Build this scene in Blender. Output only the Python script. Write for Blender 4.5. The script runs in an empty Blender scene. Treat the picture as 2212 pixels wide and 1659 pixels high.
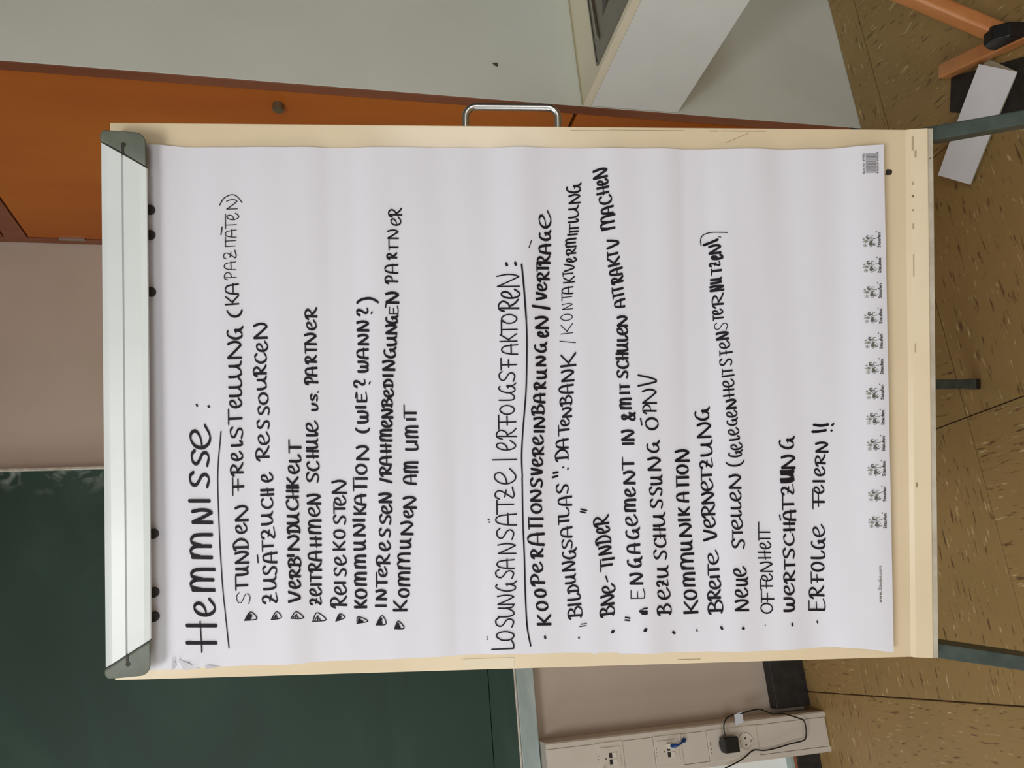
import bpy, bmesh, math, random
from mathutils import Vector, Matrix
random.seed(7)
S = bpy.context.scene
COL = S.collection

# ---------------------------------------------------------------- camera
# World axes follow the room: +X along the board wall to the right, +Y into the room, +Z up.
# The photograph was taken with the phone turned, so the picture's right is the room's down.
EYE = Vector((0.0, 0.0, 1.6))
RIGHT = Vector((0.94699596, -0.32117875, -0.00654723))
DOWN = Vector((-0.08036679, -0.21713048, -0.97282862))
FWD = Vector((0.31103028, 0.92179095, -0.2314338))
cd = bpy.data.cameras.new('camera')
cd.sensor_fit = 'HORIZONTAL'; cd.sensor_width = 36.0; cd.lens = 1698.35 * 36.0 / 2212.0
cd.clip_start = 0.05; cd.clip_end = 60
cam = bpy.data.objects.new('camera', cd); COL.objects.link(cam)
m = Matrix.Identity(4)
for i in range(3):
    m[i][0] = DOWN[i]; m[i][1] = RIGHT[i]; m[i][2] = -FWD[i]; m[i][3] = EYE[i]
cam.matrix_world = m
S.camera = cam

# ---------------------------------------------------------------- world, lights, exposure
W = bpy.data.worlds.new('world'); S.world = W; W.use_nodes = True
W.node_tree.nodes['Background'].inputs[0].default_value = (0.80, 0.90, 1.0, 1)
W.node_tree.nodes['Background'].inputs[1].default_value = 0.25
def area(name, loc, target, sx, sy, power, col):
    l = bpy.data.lights.new(name, 'AREA'); l.shape = 'RECTANGLE'; l.size = sx; l.size_y = sy
    l.energy = power; l.color = col
    o = bpy.data.objects.new(name, l); COL.objects.link(o)
    o.location = loc
    o.rotation_euler = (Vector(target) - Vector(loc)).to_track_quat('-Z', 'Y').to_euler()
    return o
# unseen light band added behind the camera; daylight at two left-wall windows
area('rear_light_band', (-0.45, -4.42, 2.30), (-0.45, 0, 1.75), 2.6, 1.2, 85, (0.95, 0.985, 1.0))
area('daylight_window_side', (-2.52, 0.95, 1.95), (0, 0.95, 1.75), 1.4, 1.6, 34, (0.93, 0.975, 1.0))
area('daylight_window_side_rear', (-2.52, -1.55, 1.95), (0, -1.55, 1.95), 1.3, 1.6, 14, (0.90, 0.96, 1.0))
area('overhead_light', (-0.95, -0.75, 3.17), (-0.95, -0.75, 0), 0.7, 1.3, 74, (0.97, 0.99, 1.0))  # added unseen overhead light; the ceiling has no opening
S.view_settings.view_transform = 'Standard'
S.view_settings.look = 'None'
S.view_settings.gamma = 1.0
S.view_settings.use_curve_mapping = False
S.view_settings.exposure = -0.46

# ---------------------------------------------------------------- helpers
def srgb(r, g, b):
    f = lambda c: (c / 255 / 12.92) if c / 255 <= 0.04045 else ((c / 255 + 0.055) / 1.055) ** 2.4
    return (f(r), f(g), f(b), 1.0)

def mat(name, col, rough=0.6, metal=0.0, col2=None, scale=8.0, stretch=(1, 1, 1), detail=4, lo=0.35, hi=0.65,
        bump=0.0, bscale=None, spec=0.5, coords='Object', coat=0.0):
    mt = bpy.data.materials.new(name); mt.use_nodes = True
    nt = mt.node_tree; N = nt.nodes; L = nt.links
    p = N['Principled BSDF']
    p.inputs['Base Color'].default_value = col
    p.inputs['Roughness'].default_value = rough
    p.inputs['Metallic'].default_value = metal
    p.inputs['Specular IOR Level'].default_value = spec
    if coat:
        p.inputs['Coat Weight'].default_value = coat; p.inputs['Coat Roughness'].default_value = 0.12
    tc = N.new('ShaderNodeTexCoord'); mp = N.new('ShaderNodeMapping'); mp.inputs['Scale'].default_value = stretch
    L.new(tc.outputs[coords], mp.inputs['Vector'])
    c2 = col2 if col2 else tuple(min(1, c * 0.93) for c in col[:3]) + (1,)
    n = N.new('ShaderNodeTexNoise'); n.inputs['Scale'].default_value = scale; n.inputs['Detail'].default_value = detail
    L.new(mp.outputs[0], n.inputs['Vector'])
    r = N.new('ShaderNodeMapRange'); r.inputs['From Min'].default_value = lo; r.inputs['From Max'].default_value = hi
    L.new(n.outputs['Fac'], r.inputs['Value'])
    mx = N.new('ShaderNodeMix'); mx.data_type = 'RGBA'
    mx.inputs[6].default_value = col; mx.inputs[7].default_value = c2
    L.new(r.outputs[0], mx.inputs[0]); L.new(mx.outputs[2], p.inputs['Base Color'])
    if bump:
        n2 = N.new('ShaderNodeTexNoise'); n2.inputs['Scale'].default_value = bscale or scale * 6
        L.new(mp.outputs[0], n2.inputs['Vector'])
        b = N.new('ShaderNodeBump'); b.inputs['Strength'].default_value = bump; b.inputs['Distance'].default_value = 0.002
        L.new(n2.outputs['Fac'], b.inputs['Height']); L.new(b.outputs[0], p.inputs['Normal'])
    return mt

M = {}
M['wall'] = mat('wall_paint', srgb(205, 190, 176), 0.9, col2=srgb(196, 180, 165), scale=2.2, bump=0.15, bscale=160)
M['wall_grey'] = mat('grey_green_wall_paint', srgb(230, 234, 224), 0.85, col2=srgb(225, 228, 217), scale=3.0, bump=0.12, bscale=180)
M['ceiling'] = mat('ceiling_paint', srgb(206, 204, 198), 0.9)
M['wall_dark'] = mat('dark_bounce_wall', srgb(112, 96, 78), 0.9)  # unseen walls given a dark colour to cut bounce light
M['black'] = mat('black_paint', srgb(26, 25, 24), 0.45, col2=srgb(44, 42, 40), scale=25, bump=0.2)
M['wood'] = mat('orange_veneer', srgb(196, 112, 34), 0.42, col2=srgb(178, 94, 24), scale=3.0, stretch=(1, 1, 0.35), detail=6, bump=0.05, bscale=90)
M['wood_frame'] = mat('reddish_wood_frame', srgb(150, 96, 68), 0.45, col2=srgb(126, 72, 46), scale=9.0, stretch=(1, 1, 0.2), detail=6, bump=0.08)
M['gap'] = mat('dark_gap', srgb(42, 20, 10), 0.8)
M['brass'] = mat('aged_brass', srgb(128, 116, 92), 0.4, 0.55)
M['steel'] = mat('brushed_steel', srgb(188, 186, 182), 0.28, 1.0, stretch=(1, 1, 12), scale=30)
M['sink'] = mat('sink_steel', srgb(150, 145, 138), 0.38, 0.85, scale=20)
M['counter'] = mat('cream_worktop', srgb(248, 241, 216), 0.4, col2=srgb(242, 234, 208), scale=5)
M['panel'] = mat('white_laminate', srgb(246, 250, 248), 0.4, scale=4)
M['chalk'] = None
M['ledge'] = mat('grey_green_ledge', srgb(150, 166, 162), 0.35, col2=srgb(172, 184, 180), scale=30, stretch=(0.3, 1, 1))
M['alu'] = mat('aluminium_trim', srgb(214, 208, 196), 0.4, 0.3, col2=srgb(190, 182, 168), scale=60)
M['duct'] = mat('cream_plastic', srgb(212, 203, 190), 0.45, scale=6)
M['duct_dark'] = mat('socket_shadow_slot', srgb(40, 32, 26), 0.6)
M['cable'] = mat('black_rubber', srgb(14, 16, 16), 0.4)
M['blue'] = mat('blue_cable', srgb(18, 62, 130), 0.4)
M['clear'] = mat('pale_plug', srgb(226, 222, 206), 0.25)
M['label'] = mat('white_label', srgb(214, 218, 226), 0.5)
M['board'] = mat('cream_enamel', srgb(226, 208, 176), 0.28, col2=srgb(218, 199, 166), scale=5, coat=0.25)
M['board_edge'] = mat('worn_cream_edge', srgb(196, 188, 172), 0.5, col2=srgb(176, 166, 148), scale=40)
M['paper'] = mat('white_paper', srgb(222, 221, 228), 0.75, col2=srgb(218, 217, 225), scale=2, spec=0.2, bump=0.03, bscale=300)
M['leaflet'] = mat('white_card', srgb(240, 238, 242), 0.6, spec=0.2)
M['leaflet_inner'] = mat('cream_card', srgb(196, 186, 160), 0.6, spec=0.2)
M['ink'] = mat('marker_ink', srgb(20, 15, 20), 0.6, col2=srgb(32, 25, 33), scale=120, spec=0.2)
M['print'] = mat('grey_print', srgb(92, 92, 82), 0.7)
M['print_dark'] = mat('dark_print', srgb(58, 54, 50), 0.7)
M['rail'] = mat('white_rail', srgb(218, 223, 221), 0.36)
M['cap'] = mat('grey_plastic', srgb(100, 106, 92), 0.5, col2=srgb(90, 96, 84), scale=60, bump=0.1)
M['leg'] = mat('grey_green_steel_tube', srgb(84, 98, 95), 0.4, 0.35, col2=srgb(68, 82, 80), scale=30)
M['chairwood'] = mat('orange_beech', srgb(214, 148, 92), 0.3, col2=srgb(192, 118, 66), scale=7, stretch=(1, 1, 1), coat=0.3)
M['seam'] = mat('aged_silicone', srgb(196, 188, 150), 0.8)
M['stain'] = mat('brown_stain', srgb(92, 78, 62), 0.9)
M['scuff'] = mat('grey_scuff', srgb(186, 168, 140), 0.8)
M['nick'] = mat('brown_nick', srgb(128, 108, 84), 0.8)
M['pencil'] = mat('red_brown_mark', srgb(170, 120, 100), 0.8)
M['window_frame'] = mat('white_window_frame', srgb(225, 225, 222), 0.4)

def chalk_material():
    mt = bpy.data.materials.new('green_chalkboard'); mt.use_nodes = True
    nt = mt.node_tree; N = nt.nodes; L = nt.links; p = N['Principled BSDF']
    p.inputs['Roughness'].default_value = 0.55
    p.inputs['Specular IOR Level'].default_value = 0.3
    tc = N.new('ShaderNodeTexCoord')
    mp = N.new('ShaderNodeMapping'); mp.inputs['Scale'].default_value = (0.8, 1, 2.0); mp.inputs['Rotation'].default_value = (0, 0.15, 0)
    L.new(tc.outputs['Object'], mp.inputs[0])
    n = N.new('ShaderNodeTexNoise'); n.inputs['Scale'].default_value = 1.6; n.inputs['Detail'].default_value = 7; n.inputs['Distortion'].default_value = 0.9
    L.new(mp.outputs[0], n.inputs['Vector'])
    cr = N.new('ShaderNodeValToRGB')
    cr.color_ramp.elements[0].position = 0.36; cr.color_ramp.elements[0].color = srgb(44, 66, 56)
    cr.color_ramp.elements[1].position = 0.78; cr.color_ramp.elements[1].color = srgb(64, 88, 78)
    e = cr.color_ramp.elements.new(0.56); e.color = srgb(49, 73, 63)
    L.new(n.outputs['Fac'], cr.inputs[0])
    # chalk dust rubbed along the right edge of the board
    sx = N.new('ShaderNodeSeparateXYZ'); L.new(tc.outputs['Object'], sx.inputs[0])
    r1 = N.new('ShaderNodeMapRange'); r1.inputs['From Min'].default_value = 0.53; r1.inputs['From Max'].default_value = 0.60
    L.new(sx.outputs[0], r1.inputs['Value'])
    n2 = N.new('ShaderNodeTexNoise'); n2.inputs['Scale'].default_value = 11; n2.inputs['Detail'].default_value = 5; n2.inputs['Distortion'].default_value = 1.5
    L.new(tc.outputs['Object'], n2.inputs['Vector'])
    r2 = N.new('ShaderNodeMapRange'); r2.inputs['From Min'].default_value = 0.5; r2.inputs['From Max'].default_value = 0.72
    L.new(n2.outputs['Fac'], r2.inputs['Value'])
    mu = N.new('ShaderNodeMath'); mu.operation = 'MULTIPLY'; L.new(r1.outputs[0], mu.inputs[0]); L.new(r2.outputs[0], mu.inputs[1])
    mx = N.new('ShaderNodeMix'); mx.data_type = 'RGBA'; mx.inputs[7].default_value = srgb(168, 176, 164)
    L.new(mu.outputs[0], mx.inputs[0]); L.new(cr.outputs[0], mx.inputs[6]); L.new(mx.outputs[2], p.inputs['Base Color'])
    return mt
M['chalk'] = chalk_material()

def tile_material(name, along_x):
    mt = bpy.data.materials.new(name); mt.use_nodes = True
    nt = mt.node_tree; N = nt.nodes; L = nt.links; p = N['Principled BSDF']
    p.inputs['Roughness'].default_value = 0.42
    tc = N.new('ShaderNodeTexCoord'); oi = N.new('ShaderNodeObjectInfo')
    ad = N.new('ShaderNodeVectorMath'); ad.operation = 'ADD'
    sc = N.new('ShaderNodeVectorMath'); sc.operation = 'SCALE'; sc.inputs['Scale'].default_value = 37.0
    L.new(oi.outputs['Random'], sc.inputs[0]); L.new(tc.outputs['Object'], ad.inputs[0]); L.new(sc.outputs[0], ad.inputs[1])
    mp = N.new('ShaderNodeMapping'); mp.inputs['Rotation'].default_value = (0, 0, 0.09)
    mp.inputs['Scale'].default_value = (20, 112, 30) if along_x else (112, 20, 30)
    L.new(ad.outputs[0], mp.inputs[0])
    def layer(seed, lo, hi, scale):
        o = N.new('ShaderNodeVectorMath'); o.operation = 'ADD'; o.inputs[1].default_value = (seed, seed * 1.7, seed)
        L.new(mp.outputs[0], o.inputs[0])
        n = N.new('ShaderNodeTexNoise'); n.inputs['Scale'].default_value = scale; n.inputs['Detail'].default_value = 3.0
        n.inputs['Roughness'].default_value = 0.55
        L.new(o.outputs[0], n.inputs['Vector'])
        r = N.new('ShaderNodeMapRange'); r.inputs['From Min'].default_value = lo; r.inputs['From Max'].default_value = hi
        L.new(n.outputs['Fac'], r.inputs['Value']); return r.outputs[0]
    def mix(fac, a, b):
        x = N.new('ShaderNodeMix'); x.data_type = 'RGBA'; L.new(fac, x.inputs[0])
        if isinstance(a, tuple): x.inputs[6].default_value = a
        else: L.new(a, x.inputs[6])
        x.inputs[7].default_value = b
        return x.outputs[2]
    big = N.new('ShaderNodeTexNoise'); big.inputs['Scale'].default_value = 5; big.inputs['Detail'].default_value = 4
    L.new(ad.outputs[0], big.inputs['Vector'])
    c = mix(big.outputs['Fac'], srgb(172, 139, 90), srgb(150, 125, 74))
    c = mix(layer(11.3, 0.60, 0.70, 1.0), c, srgb(104, 78, 50))
    c = mix(layer(47.9, 0.64, 0.73, 1.1), c, srgb(212, 192, 144))
    L.new(c, p.inputs['Base Color'])
    return mt
M['tile_x'] = tile_material('brown_flecked_tile_along_wall', True)
M['tile_y'] = tile_material('brown_flecked_tile_into_room', False)
M['grout'] = mat('dark_tile_joint', srgb(60, 42, 26), 0.8)

class MB:
    def __init__(s): s.v = []; s.f = []; s.smooth = False
    def quad(s, *p):
        i = len(s.v); s.v += [tuple(q) for q in p]; s.f.append(tuple(range(i, i + len(p))))
    def hexa(s, p):   # 8 points: bottom 4 ccw, top 4 ccw
        i = len(s.v); s.v += [tuple(q) for q in p]
        for f in ((3, 2, 1, 0), (4, 5, 6, 7), (0, 1, 5, 4), (1, 2, 6, 5), (2, 3, 7, 6), (3, 0, 4, 7)):
            s.f.append(tuple(i + k for k in f))
        return s
    def box(s, x0, x1, y0, y1, z0, z1, fn=None):
        p = [(x0, y0, z0), (x1, y0, z0), (x1, y1, z0), (x0, y1, z0), (x0, y0, z1), (x1, y0, z1), (x1, y1, z1), (x0, y1, z1)]
        if fn: p = [fn(*q) for q in p]
        return s.hexa(p)
    def prism(s, poly, fn0, fn1):   # extrude a 2-D polygon between two placements
        i = len(s.v); n = len(poly)
        s.v += [tuple(fn0(*q)) for q in poly] + [tuple(fn1(*q)) for q in poly]
        s.f.append(tuple(range(i + n - 1, i - 1, -1))); s.f.append(tuple(range(i + n, i + 2 * n)))
        for k in range(n):
            s.f.append((i + k, i + (k + 1) % n, i + n + (k + 1) % n, i + n + k))
        return s
    def tube(s, pts, r, seg=10, caps=True):
        pts = [Vector(p) for p in pts]; i0 = len(s.v); up = Vector((0.13, 0.21, 0.97)).normalized(); pa = None
        for k, p in enumerate(pts):
            t = (pts[min(k + 1, len(pts) - 1)] - pts[max(k - 1, 0)]).normalized()
            a = (pa - t * pa.dot(t)) if pa is not None else t.cross(up)
            if a.length < 1e-3: a = t.cross(Vector((1, 0, 0)))
            a.normalize(); b = t.cross(a); pa = a
            rr = r[k] if isinstance(r, (list, tuple)) else r
            for j in range(seg):
                g = 2 * math.pi * j / seg
                s.v.append(tuple(p + a * math.cos(g) * rr + b * math.sin(g) * rr))
        for k in range(len(pts) - 1):
            for j in range(seg):
                a0 = i0 + k * seg + j; a1 = i0 + k * seg + (j + 1) % seg
                s.f.append((a0, a1, a1 + seg, a0 + seg))
        if caps:
            s.f.append(tuple(i0 + j for j in range(seg - 1, -1, -1)))
            s.f.append(tuple(i0 + (len(pts) - 1) * seg + j for j in range(seg)))
        return s
    def build(s, name, material, parent=None, bevel=0.0, smooth=False, seg=2):
        me = bpy.data.meshes.new(name); me.from_pydata(s.v, [], s.f); me.update()
        if bevel or s.smooth or smooth:
            bm = bmesh.new(); bm.from_mesh(me)
            bmesh.ops.recalc_face_normals(bm, faces=bm.faces)
            if bevel:
                ed = [e for e in bm.edges if len(e.link_faces) == 2 and e.calc_face_angle(0) > 0.5]
                bmesh.ops.bevel(bm, geom=ed, offset=bevel, segments=seg, profile=0.6, affect='EDGES', clamp_overlap=True)
            if smooth:
                for f in bm.faces: f.smooth = True
                for e in bm.edges:
                    if len(e.link_faces) == 2 and e.calc_face_angle(0) > 0.7: e.smooth = False
            bm.to_mesh(me); bm.free()
        me.materials.append(material)
        o = bpy.data.objects.new(name, me); COL.objects.link(o)
        if parent: attach(o, parent)
        return o

def attach(o, parent):
    o.parent = parent
    o.matrix_parent_inverse = ORIGIN.get(parent.name, Matrix.Identity(4)).inverted()
ORIGIN = {}
def thing(name, loc, label, cat, group=None):
    o = bpy.data.objects.new(name, None); COL.objects.link(o); o.location = loc; o.empty_display_size = 0.05
    ORIGIN[o.name] = Matrix.Translation(loc)
    o['label'] = label; o['category'] = cat
    if group: o['group'] = group
    return o
def tag(o, label, cat, group=None):
    o['label'] = label; o['category'] = cat
    if group: o['group'] = group
    return o
def struct(o):
    o['kind'] = 'structure'; return o
def smooth_path(pts, n=6):
    P = [Vector(p) for p in pts]
    if len(P) < 3: return P
    out = []
    for i in range(len(P) - 1):
        a, b, c, d = P[max(i - 1, 0)], P[i], P[i + 1], P[min(i + 2, len(P) - 1)]
        for k in range(n):
            t = k / n
            out.append(0.5 * ((2 * b) + (c - a) * t + (2 * a - 5 * b + 4 * c - d) * t * t + (3 * b - a - 3 * c + d) * t ** 3))
    out.append(P[-1]); return out
WRITING = [
 "H -3068 4074 218 -2 16 365 47 18;e -2728 4092 204 -2 10 248 47 18;M -2412 4089 281 -3 11 295 47 18;M -1999 4117 308 -3 8 265 47 18;N -1555 4110 171 -2 6 251 47 18;I -1291 4140 40 0 6 256 47 18;S -1107 4150 208 -2 5 233 47 18;S -836 4150 215 -2 3 210 47 18;e -616 4133 289 -3 3 240 47 18",
 "S -2592 3651 164 -1 -4 164 9 9;T -2400 3678 164 -1 -3 149 33 11 0.33;U -2217 3669 106 -1 -3 156 33 11;N -2070 3661 150 -1 -4 170 33 11;D -1894 3667 142 -1 -4 184 33 11;e -1688 3686 120 -1 -3 133 33 11;N -1534 3664 194 -2 -4 162 33 11;F -1195 3718 216 -2 -4 136 33 11 0.47;R -941 3723 138 -1 -5 151 33 11;e -762 3728 106 -1 -5 140 33 11;L -578 3727 62 -1 -5 140 33 11;S -490 3726 157 -1 -5 147 33 11;T -299 3731 187 -2 -6 165 33 11 0.37;e -93 3737 113 -1 -6 140 33 11;L 43 3735 109 -1 -6 147 33 11;L 149 3734 135 -1 -7 154 33 11;U 289 3733 194 -2 -7 154 33 11;N 524 3731 223 -2 -8 168 33 11;G 781 3722 142 -1 -9 182 33 11;( 1060 3719 84 -1 -10 183 33 11;K 1207 3756 120 -1 -9 166 22 11;A 1346 3759 135 -1 -9 162 22 11;P 1537 3786 91 -1 -9 143 14 11;A 1654 3792 106 -1 -9 141 14 11;Z 1794 3784 106 -1 -9 155 14 11;I 1941 3797 25 0 -8 120 14 11;T 1955 3789 120 -1 -8 127 14 11 0.56;A 2066 3781 98 -1 -8 134 14 11;T 2176 3780 187 -2 -8 134 14 11 0.26;e 2286 3750 84 -1 -9 142 14 11;N 2418 3763 128 -1 -8 135 14 11;) 2477 3705 135 -1 -16 279 16 11",
 "Z -2567 3300 120 -1 -14 195 33 11;U -2398 3314 157 -2 -12 165 33 11;S -2215 3305 120 -1 -13 180 33 11;A -2054 3299 128 -1 -13 185 33 11;T -1908 3347 128 -1 -10 143 33 11 0.47;Z -1754 3323 135 -1 -12 180 33 11;U -1578 3351 157 -1 -10 150 33 11;C -1373 3349 135 -1 -9 150 33 11;H -1204 3336 76 -1 -10 170 33 11;e -1035 3346 106 -1 -9 150 33 11;R -749 3389 157 -2 -9 172 33 11;e -566 3387 150 -1 -7 142 33 11;S -368 3385 120 -1 -8 157 33 11;S -192 3383 120 -1 -7 145 33 11;O -52 3397 142 -1 -6 124 33 11;U 131 3418 164 -2 -5 119 33 11;R 315 3416 120 -1 -7 166 33 11;C 469 3415 128 -1 -6 149 33 11;e 616 3398 120 -1 -5 141 33 11;N 777 3397 194 -2 -7 178 33 11",
 "V -2570 3013 135 -1 9 146 36 12;e -2393 3012 98 -1 9 139 36 12;R -2261 3011 106 -1 8 132 36 12;B -2122 3007 120 -1 8 149 36 12;I -1985 3085 15 0 3 84 36 12;N -1915 3022 186 -2 7 139 36 12;D -1695 3013 106 -1 7 153 36 12;U -1577 3022 128 -1 6 144 36 12;C -1401 3031 135 -1 5 144 36 12;H -1247 3027 98 -1 5 147 36 12;I -1129 3022 22 0 5 147 36 12;K -1107 3029 120 -1 4 140 36 12;e -938 3016 113 -1 4 130 36 12;L -797 2994 91 -1 4 139 36 12;T -675 2990 157 -1 4 147 36 12 0.43",
 "Z -2617 2760 84 -1 8 141 33 11;e -2506 2759 99 -1 8 141 33 11;I -2373 2758 18 0 7 134 33 11;T -2321 2757 92 -1 7 134 33 11 0.5;R -2196 2753 106 -1 8 158 33 11;A -2055 2752 114 -1 8 165 33 11;H -1871 2753 106 -1 6 141 33 11;M -1715 2754 173 -2 7 157 33 11;e -1493 2771 129 -1 5 134 33 11;N -1338 2755 121 -1 6 170 33 11;S -1064 2781 136 -1 4 144 33 11;C -909 2772 114 -1 4 148 33 11;H -739 2777 92 -1 4 148 33 11;U -628 2784 114 -1 3 141 33 11;L -465 2782 40 0 3 141 33 11;e -414 2781 128 -1 3 144 33 11;v -141 2778 92 -1 1 77 33 11;S -23 2784 89 -1 1 82 33 11;P 199 2772 84 -1 2 166 33 11;A 302 2785 106 -1 1 145 33 11;R 461 2789 91 -1 1 139 33 11;T 590 2788 91 -1 1 139 33 11 0.43;N 693 2787 143 -1 0 149 33 11;e 885 2789 114 -1 0 116 33 11;R 1032 2778 128 -1 0 145 33 11",
 "R -2651 2437 128 -1 2 205 32 11;e -2496 2443 114 -1 1 146 32 11;I -2356 2449 18 0 2 146 32 11;S -2267 2441 114 -1 2 153 32 11;e -2120 2440 114 -1 2 146 32 11;K -1935 2453 114 -1 2 153 32 11;O -1780 2452 106 -1 2 145 32 11;S -1603 2443 121 -1 3 153 32 11;T -1462 2449 143 -1 2 142 32 11 0.43;e -1359 2441 114 -1 2 138 32 11;N -1211 2428 166 -1 3 186 32 11",
 "K -2670 2184 99 -1 2 156 36 12;O -2544 2182 107 -1 2 149 36 12;M -2381 2184 158 -2 2 153 36 12;M -2159 2189 158 -2 1 146 36 12;U -1930 2191 114 -1 1 150 36 12;N -1753 2193 144 -1 1 154 36 12;I -1560 2198 18 0 1 154 36 12;K -1479 2183 107 -1 0 155 36 12;A -1353 2181 129 -1 0 147 36 12;T -1168 2169 158 -2 0 173 36 12 0.3;I -1027 2159 18 0 0 160 36 12;O -961 2167 121 -1 0 143 36 12;N -783 2138 180 -2 0 163 36 12;( -428 2127 47 0 1 181 36 12;W -310 2141 151 -1 1 141 36 12;I -118 2169 21 0 1 134 36 12;E -36 2158 114 -1 1 129 36 12;? 149 2174 92 -1 1 149 36 12;W 341 2135 136 -1 2 134 36 12;A 518 2133 121 -1 2 149 36 12;N 688 2127 129 -1 2 139 36 12;N 865 2122 121 -1 3 157 36 12;? 1065 2128 84 -1 3 149 36 12;) 1218 2000 62 -1 5 275 36 12",
 "I -2657 1935 25 0 1 139 36 12;N -2568 1931 121 -1 1 135 36 12;T -2398 1921 173 -2 1 136 36 12 0.3;e -2272 1924 114 -1 1 102 36 12;R -2125 1883 129 -1 2 171 36 12;e -1940 1877 114 -1 2 138 36 12;S -1770 1875 114 -1 3 138 36 12;S -1607 1866 129 -1 3 138 36 12;e -1467 1853 106 -1 3 127 36 12;N -1327 1852 114 -1 3 164 36 12;/ -1068 1850 40 0 3 149 36 12;R -979 1853 114 -1 3 145 36 12;A -846 1852 107 -1 3 148 36 12;H -683 1855 92 -1 2 133 36 12;M -543 1842 144 -1 3 152 36 12;e -365 1840 92 -1 2 130 36 12;N -247 1827 107 -1 2 141 36 12;B -106 1835 107 -1 2 128 36 12;e 19 1819 99 -1 1 118 36 12;D 145 1824 99 -1 1 116 36 12;I 282 1820 22 0 1 129 36 12;N 360 1797 121 -1 1 156 36 12;G 523 1791 129 -1 1 141 36 12;U 678 1772 122 -1 0 122 36 12;N 827 1768 114 -1 0 140 36 12;G 960 1762 99 -1 0 144 36 12;E 1079 1751 107 -1 0 111 16 12;N 1219 1738 136 -1 -1 166 36 12;P 1479 1750 92 -1 -1 159 25 12;A 1605 1749 114 -1 -2 163 25 12;R 1790 1759 70 -1 -2 126 28 12;T 1901 1743 129 -1 -1 115 22 12 0.26;N 2042 1737 114 -1 -2 137 22 12;e 2212 1706 107 -1 -1 123 22 12;R 2331 1690 99 -1 -2 167 22 12",
 "K -2724 1671 136 -1 7 174 34 11;O -2541 1643 99 -1 5 135 34 11;M -2400 1632 173 -2 6 148 34 11;M -2186 1625 203 -2 6 161 34 11;U -1919 1613 114 -1 4 138 34 11;N -1749 1586 166 -2 4 156 34 11;e -1527 1584 99 -1 3 119 34 11;N -1409 1541 144 -1 3 168 34 11;A -1097 1539 114 -1 3 165 34 11;M -949 1515 129 -1 3 183 34 11;L -667 1512 85 -1 2 161 34 11;I -563 1526 13 0 2 139 34 11;M -503 1511 144 -1 2 164 34 11;I -276 1538 13 0 1 124 34 11;T -251 1531 159 -2 2 157 34 11 0.39",
 "J -3239 311 115 -1 -3 281 23 18;O -3128 307 122 -1 0 225 23 18;S -2964 309 137 -1 -1 229 23 18;U -2830 300 159 -2 0 207 23 18;N -2673 297 130 -1 0 216 23 18;G -2495 282 122 -1 -1 252 23 18;S -2338 303 130 -1 -2 229 23 18;A -2204 294 122 -1 -1 222 23 18;N -2018 270 137 -1 -1 233 23 18;S -1838 298 160 -2 -2 215 23 18;A -1645 259 152 -1 -3 267 23 18;T -1503 295 182 -2 -2 215 23 18 0.69;Z -1309 285 152 -1 -3 244 23 18;e -1123 267 197 -2 -3 268 23 18;I -802 251 3 0 -4 311 23 18;e -683 265 122 -1 -3 240 22 18;R -526 248 122 -1 -3 254 23 18;F -407 255 182 -2 -3 222 23 18 0.5;O -220 275 122 -1 -3 184 23 18;L -49 272 100 -1 -2 196 23 18;G 56 265 122 -1 -2 206 23 18;S 197 264 145 -1 -2 199 23 18;F 354 240 152 -1 -2 199 23 18 0.44;A 555 223 130 -1 -2 206 23 18;K 711 232 107 -1 -1 218 23 18;T 816 228 182 -2 -1 202 23 18 0.32;O 950 233 122 -1 -1 193 23 18;R 1121 203 137 -1 -1 258 25 18;e 1270 194 115 -1 0 231 25 18;N 1419 193 167 -2 0 288 23 18",
 "K -2955 -177 130 -1 9 179 36 12;O -2758 -137 108 -1 7 150 36 12;O -2585 -116 93 -1 7 150 36 12;P -2427 -100 130 -1 8 180 36 12;e -2261 -74 115 -1 5 127 36 12;R -2074 -83 108 -1 7 160 36 12;A -1910 -100 153 -2 8 218 36 12;T -1700 -76 138 -1 7 177 36 12 0.25;I -1588 -88 25 0 7 173 36 12;O -1497 -69 115 -1 5 141 36 12;N -1347 -68 138 -1 5 145 36 12;S -1168 -77 123 -1 5 147 36 12;S -1168 -82 115 -1 5 155 36 12;V -1004 -86 78 -1 5 150 36 12;e -892 -87 100 -1 4 135 36 12;R -757 -104 108 -1 4 146 36 12;e -615 -98 108 -1 4 136 36 12;I -450 -112 10 0 3 133 36 12;N -398 -123 130 -1 3 147 36 12;B -226 -114 123 -1 3 163 36 12;A -69 -129 108 -1 2 154 36 12;R 104 -140 85 -1 2 156 36 12;U 239 -152 108 -1 1 129 36 12;N 404 -143 116 -1 0 133 36 12;G 584 -148 116 -1 0 152 36 12;e 779 -181 71 -1 -1 141 36 12;N 884 -182 153 -1 -2 175 36 12;/ 1144 -203 36 0 -4 231 36 12;V 1259 -162 93 -1 -3 140 36 12;e 1379 -163 93 -1 -3 121 36 12;R 1508 -200 108 -1 -4 159 36 12;T 1635 -192 101 -1 -4 155 36 12 0.33;R 1718 -213 108 -1 -4 167 36 12;A 1861 -222 116 -1 -4 156 36 12;G 2033 -216 116 -1 -4 144 36 12;e 2184 -225 213 -2 -5 151 36 12",
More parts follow.
